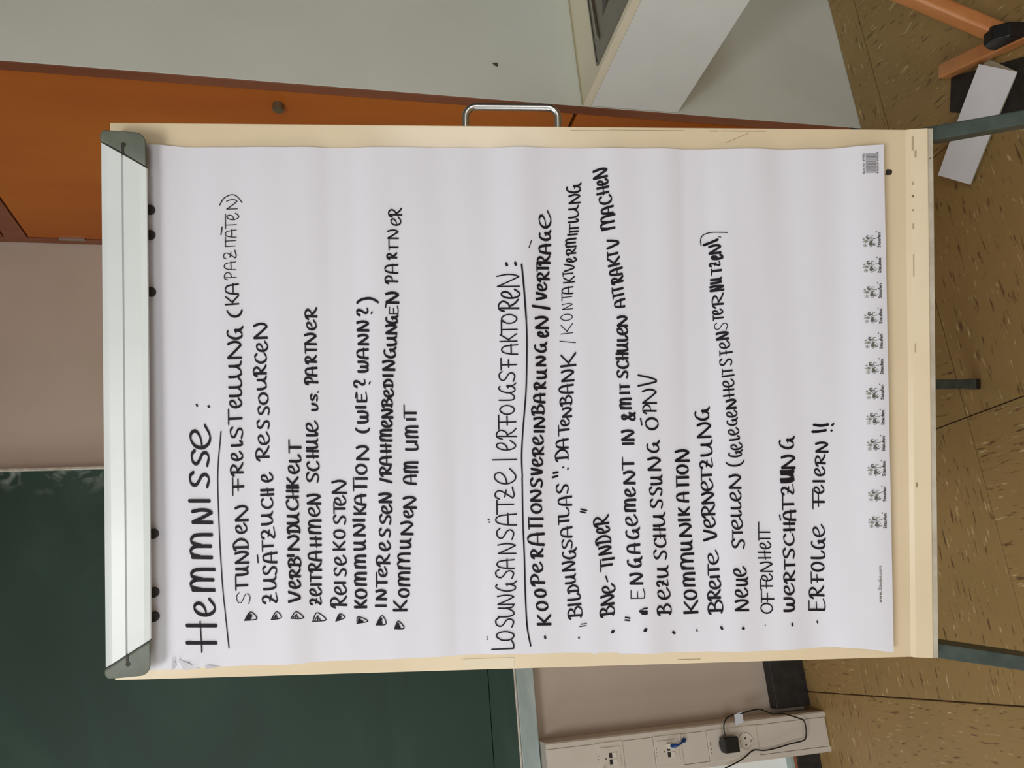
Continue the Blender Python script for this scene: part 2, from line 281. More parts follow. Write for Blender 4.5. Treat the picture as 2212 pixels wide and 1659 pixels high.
 "B -2862 -582 146 -1 -17 179 30 11;I -2701 -572 23 0 -17 174 30 11;L -2636 -562 86 -1 -16 164 30 11;D -2538 -541 101 -1 -14 141 30 11;U -2418 -504 116 -1 -13 134 30 11;N -2252 -501 116 -1 -16 171 30 11;G -2095 -507 123 -1 -16 171 30 11;S -1974 -464 131 -1 -12 131 30 11;A -1816 -465 131 -1 -14 149 30 11;T -1643 -427 101 -1 -12 136 30 11 0.36;L -1561 -427 123 -1 -12 131 30 11;A -1403 -465 116 -1 -16 178 30 11;S -1253 -421 131 -1 -14 153 30 11;D -817 -425 146 -1 -15 168 30 11;A -659 -427 116 -1 -15 160 30 11;T -493 -440 131 -1 -13 139 30 11 0.53;e -373 -442 93 -1 -11 111 30 11;N -260 -475 123 -1 -12 121 30 11;B -103 -477 123 -1 -15 152 30 11;A 55 -498 108 -1 -18 186 30 11;N 205 -510 146 -1 -16 166 30 11;K 393 -535 176 -2 -19 198 30 11;/ 701 -535 41 0 -20 207 11 11;K 814 -501 138 -1 -15 159 11 11;O 995 -494 86 -1 -14 150 11 11;N 1138 -501 78 -1 -13 141 11 11;T 1251 -490 108 -1 -12 129 13 11 0.44;A 1341 -506 93 -1 -14 144 19 11;K 1484 -531 78 -1 -14 150 19 11;T 1574 -508 48 0 -12 129 19 11 0.62;V 1634 -528 101 -1 -13 131 22 11;e 1754 -555 56 -1 -13 129 25 11;R 1852 -550 78 -1 -13 126 25 11;M 1950 -554 108 -1 -14 139 25 11;I 2105 -571 14 0 -13 127 25 11;T 2136 -586 59 -1 -12 119 25 11 0.26;T 2191 -587 56 -1 -12 115 25 11 0.07;L 2271 -588 39 0 -14 134 25 11;U 2327 -588 154 -2 -14 130 25 11;N 2516 -613 116 -1 -16 150 25 11;G 2659 -615 109 -1 -19 180 28 11",
 "B -2845 -1006 124 -1 -22 187 32 11;N -2701 -1007 124 -1 -21 179 32 11;e -2551 -1019 109 -1 -20 167 32 11;T -2256 -987 146 -1 -19 155 32 11 0.48;I -2117 -1016 21 0 -20 159 32 11;N -2045 -978 101 -1 -21 171 32 11;D -1909 -972 109 -1 -24 203 32 11;e -1766 -955 78 -1 -21 172 32 11;R -1668 -947 124 -1 -25 201 32 11",
 "E -2630 -1396 131 -1 -5 176 13 12;N -2442 -1375 138 -1 -5 168 36 12;G -2216 -1355 116 -1 -6 175 36 12;A -2036 -1342 116 -1 -5 165 36 12;G -1848 -1329 131 -1 -5 165 36 12;e -1683 -1313 131 -1 -4 148 36 12;M -1495 -1295 153 -2 -4 146 36 12;e -1299 -1290 101 -1 -3 132 36 12;N -1141 -1291 161 -2 -3 151 36 12;T -953 -1276 153 -2 -3 148 36 12 0.5;I -625 -1279 18 0 -2 149 36 12;N -577 -1285 131 -1 -3 165 36 12;& -314 -1300 93 -1 -2 178 36 12;M -163 -1251 131 -1 -2 149 36 12;I 33 -1229 18 0 -2 125 36 12;T 83 -1226 66 -1 -1 119 36 12 0.62;S 236 -1208 101 -1 -2 136 36 12;C 364 -1217 101 -1 -2 148 36 12;H 485 -1215 78 -1 -2 156 36 12;U 583 -1216 108 -1 -2 141 36 12;L 718 -1213 66 -1 -2 134 36 12;e 801 -1209 101 -1 -2 132 36 12;N 907 -1210 131 -1 -2 132 36 12",
 "A 1170 -1179 101 -1 -30 134 33 12;T 1298 -1166 59 -1 -31 139 33 12 0.53;T 1374 -1159 59 -1 -32 142 33 12 0.53;R 1487 -1160 78 -1 -34 152 33 12;A 1592 -1150 86 -1 -37 166 33 12;K 1710 -1116 104 -1 -33 146 33 12;T 1803 -1095 93 -1 -30 134 33 12 0.64;V 1946 -1111 116 -1 -35 156 33 12;M 2187 -1060 183 -2 -40 186 33 12;A 2387 -1039 93 -1 -34 156 33 12;C 2513 -1018 113 -1 -34 160 33 12;H 2646 -982 93 -1 -32 152 33 12;e 2763 -975 66 -1 -30 140 33 12;N 2856 -968 116 -1 -39 185 33 12",
 "B -2855 -1756 132 -1 10 190 33 11;e -2657 -1741 139 -1 8 166 33 11;Z -2482 -1719 79 -1 7 157 33 11;U -2368 -1720 139 -1 6 149 33 11;S -2140 -1699 131 -1 6 172 33 11;C -1974 -1692 124 -1 5 159 33 11;H -1838 -1689 109 -1 4 167 33 11;U -1701 -1679 169 -2 3 156 33 11;S -1466 -1650 124 -1 2 163 33 11;S -1300 -1643 116 -1 2 165 33 11;U -1156 -1648 116 -1 1 150 33 11;N -975 -1631 169 -2 1 174 33 11;G -733 -1605 139 -1 0 156 33 11;O -439 -1601 154 -2 -1 168 33 11;P -219 -1580 109 -1 -1 178 25 11;N -106 -1585 192 -2 -2 190 25 11;V 127 -1589 154 -2 -3 248 25 11",
 "K -2860 -2115 170 -2 -1 189 36 12;O -2670 -2099 117 -1 0 168 36 12;M -2495 -2079 170 -2 0 158 36 12;M -2275 -2064 208 -2 0 172 36 12;U -2024 -2047 117 -1 0 150 36 12;N -1850 -2038 170 -2 0 163 36 12;I -1640 -2025 21 0 0 163 36 12;K -1569 -2015 102 -1 0 153 36 12;A -1386 -2007 117 -1 0 167 36 12;T -1197 -2009 140 -1 0 167 36 12 0.2;I -1083 -2010 26 0 0 152 36 12;O -1022 -2003 109 -1 0 160 36 12;N -863 -2020 147 -1 -1 195 36 12",
 "B -2847 -2436 165 -1 -13 186 34 11;R -2672 -2411 123 -1 -11 165 34 11;e -2533 -2412 123 -1 -10 143 34 11;I -2389 -2402 27 0 -9 123 34 11;T -2347 -2396 135 -1 -10 141 34 11 0.5;e -2214 -2386 171 -2 -9 129 34 11;V -1900 -2371 141 -1 -10 172 34 11;e -1731 -2350 129 -1 -8 143 34 11;R -1586 -2351 147 -1 -9 173 34 11;N -1420 -2341 147 -1 -9 162 34 11;e -1251 -2325 147 -1 -8 150 34 11;T -1106 -2313 160 -2 -7 136 34 11 0.39;Z -949 -2326 117 -1 -8 166 34 11;U -792 -2324 196 -2 -8 151 34 11;N -556 -2311 196 -2 -9 185 34 11;G -320 -2281 154 -2 -9 183 34 11",
 "N -2828 -2780 141 -2 2 187 32 11;e -2646 -2767 111 -1 2 166 32 11;U -2495 -2771 99 -1 2 157 32 11;e -2373 -2747 117 -1 1 166 32 11;S -2010 -2729 129 -1 0 167 32 11;T -1877 -2701 105 -1 0 130 32 11 0.74;e -1756 -2700 141 -1 0 136 32 11;L -1589 -2689 77 -1 -1 137 32 11;L -1493 -2684 95 -1 -1 131 32 11;e -1384 -2685 129 -1 -1 139 32 11;N -1227 -2690 183 -2 -1 161 32 11",
 "( -915 -2732 57 -1 -26 237 25 11;G -799 -2700 75 -1 -19 173 25 11;e -709 -2706 87 -1 -16 148 25 11;L -582 -2677 51 -1 -15 136 25 11;e -515 -2665 87 -1 -15 135 25 11;G -388 -2641 87 -1 -15 130 25 11;e -280 -2642 81 -1 -16 134 25 11;N -171 -2635 117 -1 -16 134 33 11;H -8 -2606 99 -1 -16 138 25 11;e 112 -2607 99 -1 -17 142 25 11;I 251 -2611 20 0 -18 156 25 11;T 287 -2587 63 -1 -15 129 25 11 0.58;S 390 -2582 99 -1 -18 154 25 11;F 532 -2590 63 -1 -19 161 25 11 0.5;e 617 -2555 93 -1 -15 127 25 11;N 737 -2544 93 -1 -18 159 33 11;S 858 -2531 105 -1 -18 164 16 11;T 992 -2479 63 -1 -14 126 25 11 0.42;e 1064 -2472 63 -1 -14 127 25 11;R 1167 -2481 165 -2 -15 138 30 11;N 1378 -2489 63 -1 -18 176 33 11;U 1475 -2461 63 -1 -15 140 33 11;T 1590 -2462 69 -1 -13 126 33 11 0.69;Z 1699 -2446 51 -1 -14 138 28 11;e 1789 -2482 51 -1 -15 147 33 11;N 1862 -2459 111 -1 -16 156 33 11",
 "O -2876 -3098 136 -1 3 153 20 13;F -2730 -3121 172 -2 3 166 20 13 0.27;F -2555 -3106 130 -1 3 161 20 13 0.3;e -2452 -3101 93 -1 2 139 20 13;N -2331 -3108 130 -1 3 170 20 13;H -2155 -3086 93 -1 3 171 20 13;e -2028 -3084 93 -1 2 143 20 13;I -1898 -3079 15 0 2 136 20 13;T -1913 -3078 239 -2 3 151 20 13 0.44",
 "W -2850 -3394 178 -2 0 146 35 11;e -2632 -3389 136 -2 0 133 35 11;R -2463 -3404 136 -2 0 152 35 11;T -2294 -3406 123 -2 0 142 35 11 0.41;S -2160 -3398 142 -2 0 152 35 11;C -1984 -3396 154 -2 0 140 35 11;H -1791 -3412 105 -1 0 157 35 11;A -1652 -3427 124 -2 0 175 35 11;T -1506 -3400 196 -3 -1 154 35 11 0.32;Z -1315 -3402 124 -2 -1 171 35 11;U -1139 -3407 148 -2 -2 184 72 11;N -976 -3426 172 -2 -2 191 35 11;G -708 -3404 142 -2 -2 194 35 11",
 "E -2854 -3812 143 -1 4 217 31 11;R -2684 -3802 143 -1 3 196 31 11;F -2495 -3794 143 -1 2 161 31 11 0.32;O -2337 -3803 112 -1 2 168 31 11;L -2178 -3814 106 -1 1 181 31 11;G -2038 -3811 124 -1 1 173 31 11;e -1886 -3810 155 -1 1 146 31 11;F -1511 -3815 252 -2 1 152 31 11 0.35;e -1310 -3808 100 -1 1 125 31 11;I -1158 -3821 15 0 1 155 31 11;e -1079 -3822 112 -1 1 131 31 11;R -939 -3831 136 -1 1 130 31 11;N -769 -3869 130 -1 1 166 31 11",
]
PEN_STROKES = [
 (15,-3180,4254,-3011,4259,-2789,4272),
 (15,-3141,3919,-2655,3964,-2361,3990,-1774,4020,-1187,4036,-967,4038),
 (15,-967,4038,-733,4024,-543,4004,-393,3991),
 (24,-49,4296,-71,4288),
 (32,-70,4147,-81,4139),
 (15,2095,3969,2195,3954),
 (18,-2066,3544,-1968,3555),
 (18,87,2778,95,2769),
 (18,11,2306,85,2291),
 (18,190,2124,216,2112),
 (18,1085,2089,1110,2077),
 (18,1161,1909,1238,1894),
 (21,-3084,653,-3087,652),
 (21,-3111,651,-3114,649),
 (18,-1577,624,-1574,612),
 (18,-1607,610,-1604,604),
 (21,-3211,89,-2969,132,-2595,151,-2071,161,-1623,175,-1025,181),
 (21,-1025,178,-757,185,-414,164,108,119,704,102,1003,109),
 (25,1003,109,1241,123,1510,143,1711,162),
 (35,1730,360,1700,349),
 (35,1734,245,1704,236),
 (30,-3095,-95,-3120,-102),
 (14,1929,64,2019,32),
 (27,-3125,-540,-3132,-541),
 (15,-2983,-553,-2972,-634),
 (15,-2953,-574,-2945,-640),
 (24,-1044,-216,-1027,-286),
 (24,-989,-226,-979,-290),
 (18,-1492,-573,-1507,-641),
 (18,-1459,-577,-1478,-657),
 (21,-916,-351,-917,-363),
 (21,-944,-417,-926,-420),
 (35,-3071,-974,-3054,-996),
 (21,-2340,-899,-2373,-911,-2411,-923),
 (18,-2912,-1141,-2916,-1205),
 (18,-2876,-1147,-2886,-1206),
 (38,-3046,-1393,-3031,-1414),
 (41,-2793,-1339,-2808,-1383,-2824,-1421),
 (41,-2823,-1368,-2801,-1421),
 (18,-2763,-1369,-2754,-1432),
 (32,-3087,-1777,-3106,-1802),
 (21,-291,-1369,-377,-1386),
 (17,-3067,-2096,-3092,-2102),
 (32,-3039,-2414,-3061,-2429),
 (35,-3052,-2694,-3060,-2709),
 (13,-3028,-3001,-3028,-3006),
 (32,-3013,-3360,-3037,-3363),
 (19,-2998,-3708,-3023,-3716),
 (18,-1582,-3203,-1652,-3219),
 (30,-496,-3661,-493,-3752,-476,-3846),
 (30,-404,-3682,-417,-3776,-401,-3876),
 (27,-484,-3911,-484,-3921),
 (27,-416,-3922,-401,-3937,-392,-3942),
 (30,1968,-2235,2000,-2325,2039,-2420),
 (13,2073,-2432,2069,-2459),
 (15,1965,-2204,2037,-2199,2092,-2223,2122,-2279,2135,-2361,2128,-2544),
 (15,-2793,3720,-2775,3568,-2686,3647,-2793,3720),
 (35,-2775,3686,-2719,3646,-2752,3645),
 (30,-2787,3667,-2752,3645,-2732,3646),
 (15,-2783,3381,-2755,3250,-2680,3312,-2783,3381),
 (14,-2767,3357,-2715,3313,-2773,3335,-2739,3314,-2766,3302),
 (15,-2768,3130,-2774,2979,-2686,3066,-2768,3130),
 (14,-2759,3105,-2720,3061,-2769,3077,-2742,3058,-2771,3039),
 (15,-2828,2868,-2816,2702,-2720,2815,-2828,2868),
 (14,-2815,2843,-2761,2803,-2826,2811,-2789,2796,-2822,2769),
 (15,-2835,2579,-2790,2463,-2742,2529,-2835,2579),
 (35,-2814,2554,-2765,2526,-2789,2524),
 (30,-2819,2538,-2789,2524,-2775,2525),
 (15,-2866,2309,-2839,2172,-2782,2294,-2866,2309),
 (24,-2851,2289,-2803,2278,-2858,2268,-2829,2258,-2851,2234),
 (15,-2888,2066,-2877,1940,-2770,1991,-2888,2066),
 (24,-2871,2039,-2804,1994,-2885,2028,-2845,1999,-2882,1997),
 (15,-2939,1830,-2936,1710,-2844,1785,-2939,1830),
 (24,-2926,1808,-2872,1781,-2938,1794,-2906,1775,-2937,1764),
]

# ================================================================ THE SETTING
WY = 2.64          # back wall
XL, XR, YR, HC = -2.6, 3.2, -4.5, 3.2
CX, CY = 1.404, 1.735   # outer corner where the cupboard front meets the grey wall
struct(MB().box(XL - .1, CX + .04, WY, WY + .12, -.02, HC).build('wall_back', M['wall']))
w = MB()
poly = [(CX + .002, CY), (XR, CY), (XR, CY + .12), (CX + .036, CY + .12), (CX + .036, CY + .0035), (CX + .002, CY + .0035)]
w.prism(poly, lambda x, y: (x, y, -.02), lambda x, y: (x, y, HC))
wg = struct(w.build('wall_grey', M['wall_grey']))
struct(MB().box(XR, XR + .12, YR, CY + .12, -.02, HC).build('wall_right', M['wall_dark']))
struct(MB().box(XL - .1, XR + .12, YR - .12, YR, -.02, HC).build('wall_rear', M['wall_dark']))
wl = MB()
wins = [(-2.25, -0.85), (0.2, 1.7)]
wl.box(XL - .1, XL, YR, WY, -.02, 1.12); wl.box(XL - .1, XL, YR, WY, 2.78, HC)
ys = [YR] + [v for w_ in wins for v in w_] + [WY]
for k in range(0, len(ys), 2): wl.box(XL - .1, XL, ys[k], ys[k + 1], 1.12, 2.78)
struct(wl.build('wall_left', M['wall']))
for k, (a, b) in enumerate(wins):
    f = MB()
    for x in ((a, a + .06), (b - .06, b), ((a + b) / 2 - .03, (a + b) / 2 + .03)): f.box(XL - .075, XL - .02, x[0], x[1], 1.12, 2.78)
    f.box(XL - .07, XL - .025, a, b, 1.12, 1.19); f.box(XL - .07, XL - .025, a, b, 2.71, 2.78)
    struct(f.build('window_%d' % (k + 1), M['window_frame']))
struct(MB().box(XL - .1, XR + .12, YR - .12, WY + .12, HC, HC + .1).build('ceiling', M['ceiling']))
fl = struct(MB().box(XL - .1, XR + .12, YR - .12, WY + .12, -.06, -.0035).build('floor', M['grout']))

# brown flecked tiles, laid with the grain turned from tile to tile
TX, TY, JX, JY = .694, .656, -.241, 2.289
n_t = 0
shared = {}
for ix in range(-4, 6):
    for iy in range(-11, 1):
        x0 = JX + ix * TX; x1 = x0 + TX; y0 = JY + iy * TY; y1 = y0 + TY
        cx0, cx1, cy0, cy1 = max(x0, XL), min(x1, XR), max(y0, YR), min(y1, WY)
        if cx1 - cx0 < .02 or cy1 - cy0 < .02: continue
        if cx0 > CX and cy0 > CY: continue
        g = .0012
        pieces = [(cx0, cx1, cy0, cy1)]
        if cx1 > CX and cy1 > CY:
            pieces = [(cx0, cx1, cy0, CY)] if cx0 > CX - .01 else [(cx0, cx1, cy0, CY), (cx0, CX, max(cy0, CY), cy1)]
        kind = 'tile_y' if (ix + iy) % 2 == 0 else 'tile_x'
        for (a, b, c, d) in pieces:
            if b - a < .02 or d - c < .02: continue
            w2, d2 = (b - a) / 2 - g, (d - c) / 2 - g
            key = (kind, round(w2, 4), round(d2, 4))
            if key not in shared:
                mb = MB(); e = .0014
                mb.hexa([(-w2, -d2, -.0035), (w2, -d2, -.0035), (w2, d2, -.0035), (-w2, d2, -.0035),
                         (-w2 + e, -d2 + e, 0), (w2 - e, -d2 + e, 0), (w2 - e, d2 - e, 0), (-w2 + e, d2 - e, 0)])
                me = bpy.data.meshes.new('tile'); me.from_pydata(mb.v, [], mb.f); me.update()
                me.materials.append(M[kind]); shared[key] = me
            o = bpy.data.objects.new('tile', shared[key]); COL.objects.link(o)
            o.location = ((a + b) / 2, (c + d) / 2, 0)
            o.parent = fl; n_t += 1

# black skirting on the back wall (interrupted by the cable duct)
struct(MB().box(-.285, CX - .002, 2.595, WY, 0, .128).build('baseboard_back', M['black'], bevel=.003))
struct(MB().box(XL, -.424, 2.595, WY, 0, .086).build('baseboard_left', M['black'], bevel=.003))
struct(MB().box(XL, -.424, 2.598, WY, .0865, .095).build('trim_1', M['wood_frame']))
struct(MB().box(XL, -.424, 2.600, WY, .0955, .108).build('trim_2', M['ledge']))
struct(MB().box(XL, -.424, 2.628, WY - .001, .1085, .955).build('pale_wall_sheet', M['panel']))  # thin white sheet over the wall left of the duct
# silicone seam and a chip in the plaster over the sink
chip = MB(); cxp, czp = 1.523, 1.132
pl = [(-.016, -.004), (-.006, -.009), (.004, -.006), (.006, .004), (.0, .012), (.004, .022), (-.004, .014), (-.012, .006)]
pl = [(x * .6, z * .6) for x, z in pl]
chip.prism(pl, lambda x, z: (cxp + x, CY - .0012, czp + z), lambda x, z: (cxp + x, CY + .001, czp + z))
chip.build('plaster_chip', M['stain'], wg)

# ================================================================ CHALKBOARD
cb = thing('chalkboard', (-1.0, 2.62, 1.0), 'dark green chalkboard with chalk dust and a grey ledge on the back wall', 'chalkboard')
BT = 2.95
MB().box(-2.45, .608, 2.602, 2.622, 1.106, BT).build('writing_surface', M['chalk'], cb)
MB().box(-2.45, .608, 2.601, 2.622, 1.024, 1.1035).build('lower_surface', M['chalk'], cb)
MB().box(.608, .618, 2.594, 2.628, 1.016, BT).build('side_trim', M['alu'], cb, bevel=.002)
MB().box(-2.45, .618, 2.594, 2.628, 1.017, 1.0235).build('bottom_trim', M['alu'], cb, bevel=.0015)
led = MB()
led.prism([(2.585, .962), (2.628, .962), (2.628, 1.0165), (2.590, 1.0165)], lambda y, z: (-2.45, y, z), lambda y, z: (.618, y, z))
led.build('ledge', M['ledge'], cb, bevel=.002)
MB().box(-2.44, .60, 2.6235, 2.632, 1.1, BT - .1).build('wall_batten', M['alu'], cb)

# ================================================================ BUILT-IN CUPBOARD (front faces the room's left)
cu = thing('cupboard', (CX + .03, 2.19, 0), 'tall orange wooden built-in cupboard with a round lock', 'cupboard')
X0 = CX
def cbox(name, y0, y1, z0, z1, x0, x1, m_, par, bevel=.0015): return MB().box(x0, x1, y0, y1, z0, z1).build(name, m_, par, bevel=bevel)
cbox('backing', 1.76, 2.635, .03, HC - .01, X0 + .022, X0 + .034, M['gap'], cu, 0)
cbox('stile', CY + .0042, 1.7695, .03, HC - .002, X0, X0 + .034, M['wood_frame'], cu)
cbox('stile', 2.6105, WY - .001, .03, HC - .002, X0, X0 + .034, M['wood_frame'], cu)
cbox('rail', 1.7695, 2.6105, 2.562, 2.628, X0 + .001, X0 + .034, M['wood_frame'], cu)
d1 = cbox('door', 1.7735, 2.606, .907, 2.557, X0 + .003, X0 + .022, M['wood'], cu)
cbox('door', 1.7735, 2.606, .036, .897, X0 + .003, X0 + .022, M['wood'], cu)
cbox('door', 1.7735, 2.606, 2.637, HC - .02, X0 + .003, X0 + .022, M['wood'], cu)
cbox('plinth', CY + .005, WY - .002, 0, .03, X0 + .004, X0 + .034, M['black'], cu, 0)
cbox('rail', 1.7695, 2.6105, .8985, .9055, X0 + .014, X0 + .03, M['gap'], cu, 0)
lk = MB(); lk.tube([(X0 + .004, 1.828, 1.716), (X0 - .014, 1.828, 1.716)], .0150, 24)
lock = lk.build('lock', M['brass'], d1, smooth=True)
lk = MB(); lk.tube([(X0 - .0135, 1.828, 1.716), (X0 - .0158, 1.828, 1.716)], .0110, 20)
lk.box(X0 - .0166, X0 - .015, 1.8268, 1.8292, 1.711, 1.721)
lk.build('lock_face', M['brass'], d1)
hg = MB(); hg.box(X0 - .003, X0 + .004, 2.600, 2.613, 2.385, 2.465)
hg.build('hinge', M['steel'], cu, bevel=.001)

# ================================================================ SINK UNIT hung on the grey wall
su = thing('sink_unit', (1.75, 1.5, .607), 'white wall-hung sink cabinet with cream worktop and steel sink', 'sink cabinet')
ZT = .893
SX1, SY1, SY0 = 2.35, CY - .002, 1.13
HX, HY, HR = 1.588, 1.462, .088
# worktop with a round opening for the bowl
wt = MB()
sx0, sx1, sy0, sy1 = 1.421, 2.20, 1.20, 1.603
for q_ in ((CX + .0005, sx0 + .009, SY0, SY1), (sx1 - .009, SX1, SY0, SY1), (sx0 + .009, sx1 - .009, SY0, sy0 + .009), (sx0 + .009, sx1 - .009, sy1 - .009, SY1)):
    wt.box(*q_, ZT - .022, ZT)
wt.build('worktop', M['counter'], su)
MB().box(CX + .0003, SX1, SY0 - .001, SY0, ZT - .022, ZT).build('front_edge', M['counter'], su)
sp = MB(); sp.box(CX + .0015, CX + .018, SY0 + .02, SY1, .607, ZT - .0235)
sp.build('side_panel', M['panel'], su, bevel=.001)
MB().box(SX1 - .019, SX1 - .001, SY0 + .02, SY1, .607, ZT - .0235).build('side_panel', M['panel'], su)
MB().box(CX + .019, SX1 - .02, SY0 + .02, SY1, .607, .624).build('bottom_panel', M['panel'], su)
MB().box(CX + .02, (CX + SX1) / 2 - .002, SY0 + .002, SY0 + .019, .612, ZT - .026).build('cabinet_door', M['panel'], su)
MB().box((CX + SX1) / 2 + .002, SX1 - .02, SY0 + .002, SY0 + .019, .612, ZT - .026).build('cabinet_door', M['panel'], su)
MB().box(CX + .004, SX1, CY - .006, CY - .0005, ZT, ZT + .003).build('silicone_seam', M['seam'], su)
# pressed steel sink: rim, drainer field, ribs, bowl
sk = MB(); n = 40
sx0, sx1, sy0, sy1 = 1.421, 2.20, 1.20, 1.603
def rrect(x0, x1, y0, y1, r, k=6):
    P = []
    for cx_, cy_, a0 in ((x1 - r, y1 - r, 0), (x0 + r, y1 - r, 90), (x0 + r, y0 + r, 180), (x1 - r, y0 + r, 270)):
        for j in range(k + 1):
            a = math.radians(a0 + 90 * j / k); P.append((cx_ + r * math.cos(a), cy_ + r * math.sin(a)))
    return P
outer = rrect(sx0, sx1, sy0, sy1, .016); inner = rrect(sx0 + .007, sx1 - .007, sy0 + .007, sy1 - .007, .012)
i0 = len(sk.v)
for P, z in ((outer, ZT + .0003), (outer, ZT + .002), (inner, ZT + .0026), (inner, ZT + .0008)):
    sk.v += [(x, y, z) for x, y in P]
L_ = len(outer)
for r in range(3):
    for j in range(L_): sk.f.append((i0 + r * L_ + j, i0 + r * L_ + (j + 1) % L_, i0 + (r + 1) * L_ + (j + 1) % L_, i0 + (r + 1) * L_ + j))
# field around the bowl: bridge the rectangle to the circle
bowl = (HX, HY, HR)
ring = []
for (x, y) in inner:
    a = math.atan2(y - bowl[1], x - bowl[0]); ring.append(a)
prof = [(1.10, .0008), (1.03, .0002), (1.0, -.004), (.96, -.02), (.90, -.09), (.75, -.112), (.4, -.116), (.02, -.117)]
base = len(sk.v)
for rr, dz in prof:
    for a in ring: sk.v.append((bowl[0] + HR * rr * math.cos(a), bowl[1] + HR * rr * math.sin(a), ZT + dz))
for j in range(L_):
    sk.f.append((i0 + 3 * L_ + j, i0 + 3 * L_ + (j + 1) % L_, base + (j + 1) % L_, base + j))
for r in range(len(prof) - 1):
    for j in range(L_): sk.f.append((base + r * L_ + j, base + r * L_ + (j + 1) % L_, base + (r + 1) * L_ + (j + 1) % L_, base + (r + 1) * L_ + j))
sink = sk.build('sink', M['sink'], su, smooth=True)
for k, yy in enumerate((1.574,)):
    rb = MB()
    rb.tube([(1.478, yy - .012, ZT + .0005), (1.49, yy - .011, ZT + .0022), (1.7, yy - .003, ZT + .0022), (2.0, yy + .004, ZT + .0022)], [.002, .0055, .0055, .0055], 10)
    rb.build('drainer_rib', M['steel'], sink, smooth=True)
dr = MB(); dr.tube([(HX, HY, ZT - .1165), (HX, HY, ZT - .1145)], HR * .4, 24)
dr.build('drain', M['duct_dark'], sink)

# ================================================================ CABLE DUCT
DX0, DX1, DY = -.422, -.298, 2.52
du = thing('cable_duct', (-.36, 2.58, 0), 'cream vertical cable duct with sockets running down the back wall', 'cable duct')
DT = 1.6
prof = [(DX1, WY - .001), (DX1, DY + .006), (DX1 - .004, DY + .001), (DX1 - .017, DY), (DX1 - .0175, DY + .006), (DX0 + .0175, DY + .006), (DX0 + .017, DY), (DX0 + .004, DY + .001), (DX0, DY + .006), (DX0, WY - .001)]
k_ = MB(); k_.prism(prof, lambda x, y: (x, y, .0), lambda x, y: (x, y, .958))
k_.build('duct_body', M['duct'], du)
LX0, LX1 = DX0 + .0185, DX1 - .0185
def cover(z0, z1, dy=.0005): return MB().box(LX0, LX1, DY + dy, DY + .0065, z0, z1).build('duct_cover', M['duct'], du, bevel=.0012)
cover(.80, .956); cover(.613, .713); cover(.432, .519); cover(.004, .256)
def bezel(z0, z1):
    b = MB().box(LX0 - .002, LX1 + .002, DY - .003, DY + .0065, z0, z1).build('socket_plate', M['duct'], du, bevel=.002)
    return b
# data outlets
for zt, zb, twin in ((.800, .714, 0), (.612, .520, 1)):
    b = bezel(zb, zt)
    zc = (zt + zb) / 2
    b2 = MB().box(LX0 + .014, LX1 - .012, DY - .0058, DY - .003, zb + .012, zt - .010).build('outlet_insert', M['duct'], b, bevel=.001)
    for s in (0, 1):
        x = (LX0 + LX1) / 2 + (.001 if s == 0 else -.017)
        MB().box(x, x + .014, DY - .0064, DY - .0056, zc - .004, zc + .006).build('outlet_slot', M['duct_dark'], b)
        fl_ = MB(); fl_.prism([(DY - .006, zc - .004), (DY - .006, zc - .018), (DY - .009, zc - .018)], lambda y, z: (x, y, z), lambda y, z: (x + .014, y, z))
        fl_.build('outlet_flap', M['duct'], b)
    dt = MB(); dt.tube([((LX0 + LX1) / 2, DY - .0058, zc + .017), ((LX0 + LX1) / 2, DY - .0064, zc + .017)], .002, 10); dt.build('outlet_mark', M['duct_dark'], b)
    for j in range(3):
        dt = MB(); xx = (LX0 + LX1) / 2 - .010 + j * .010
        dt.tube([(xx, DY - .003, zt - .0055 + (.002 if j == 1 else 0)), (xx, DY - .0036, zt - .0055 + (.002 if j == 1 else 0))], .0014, 8); dt.build('outlet_mark', M['duct_dark'], b)
# double mains socket
b = bezel(.257, .431)
def mains(zc, xc):
    s = MB(); R_ = .0225; k = 28
    for rr, dy in ((R_ + .0035, -.0032), (R_ + .003, -.0048), (R_, -.0045), (R_ - .002, .004)):
        s.v += [(xc + rr * math.cos(2 * math.pi * j / k), DY + dy, zc + rr * math.sin(2 * math.pi * j / k)) for j in range(k)]
    for r in range(3):
        for j in range(k): s.f.append((r * k + j, r * k + (j + 1) % k, (r + 1) * k + (j + 1) % k, (r + 1) * k + j))
    s.v = [(x, y - .0012, z) for x, y, z in s.v]
    s.f.append(tuple(range(3 * k, 4 * k)))
    return s
XC = (LX0 + LX1) / 2
# the plate's face is proud, so the wells are modelled as raised collars with a sunken floor
for zc in (.302,):
    c = mains(zc, XC); o = c.build('socket_well', M['duct'], b, smooth=True)
    for dx, dz, r in ((-.0095, 0, .0028), (.0095, .0, .0028)):
        t_ = MB(); t_.tube([(XC + dx, DY - .0035, zc + dz), (XC + dx, DY - .0046, zc + dz)], r, 12); t_.build('pin_hole', M['duct_dark'], b)
    for dz in (-.0195, .0195):
        MB().box(XC - .003, XC + .003, DY - .0055, DY - .0035, zc + dz - .003, zc + dz + .003).build('earth_clip', M['steel'], b)
c = mains(.376, XC); c.build('socket_well', M['duct'], b, smooth=True)
# small print on the plate
for j, wd in enumerate((.006, .003, .010)):
    xs = LX0 + .020 + j * .012
    MB().box(xs, xs + wd, DY - .0034, DY - .0029, .4215, .4245).build('plate_print', M['print'], b)

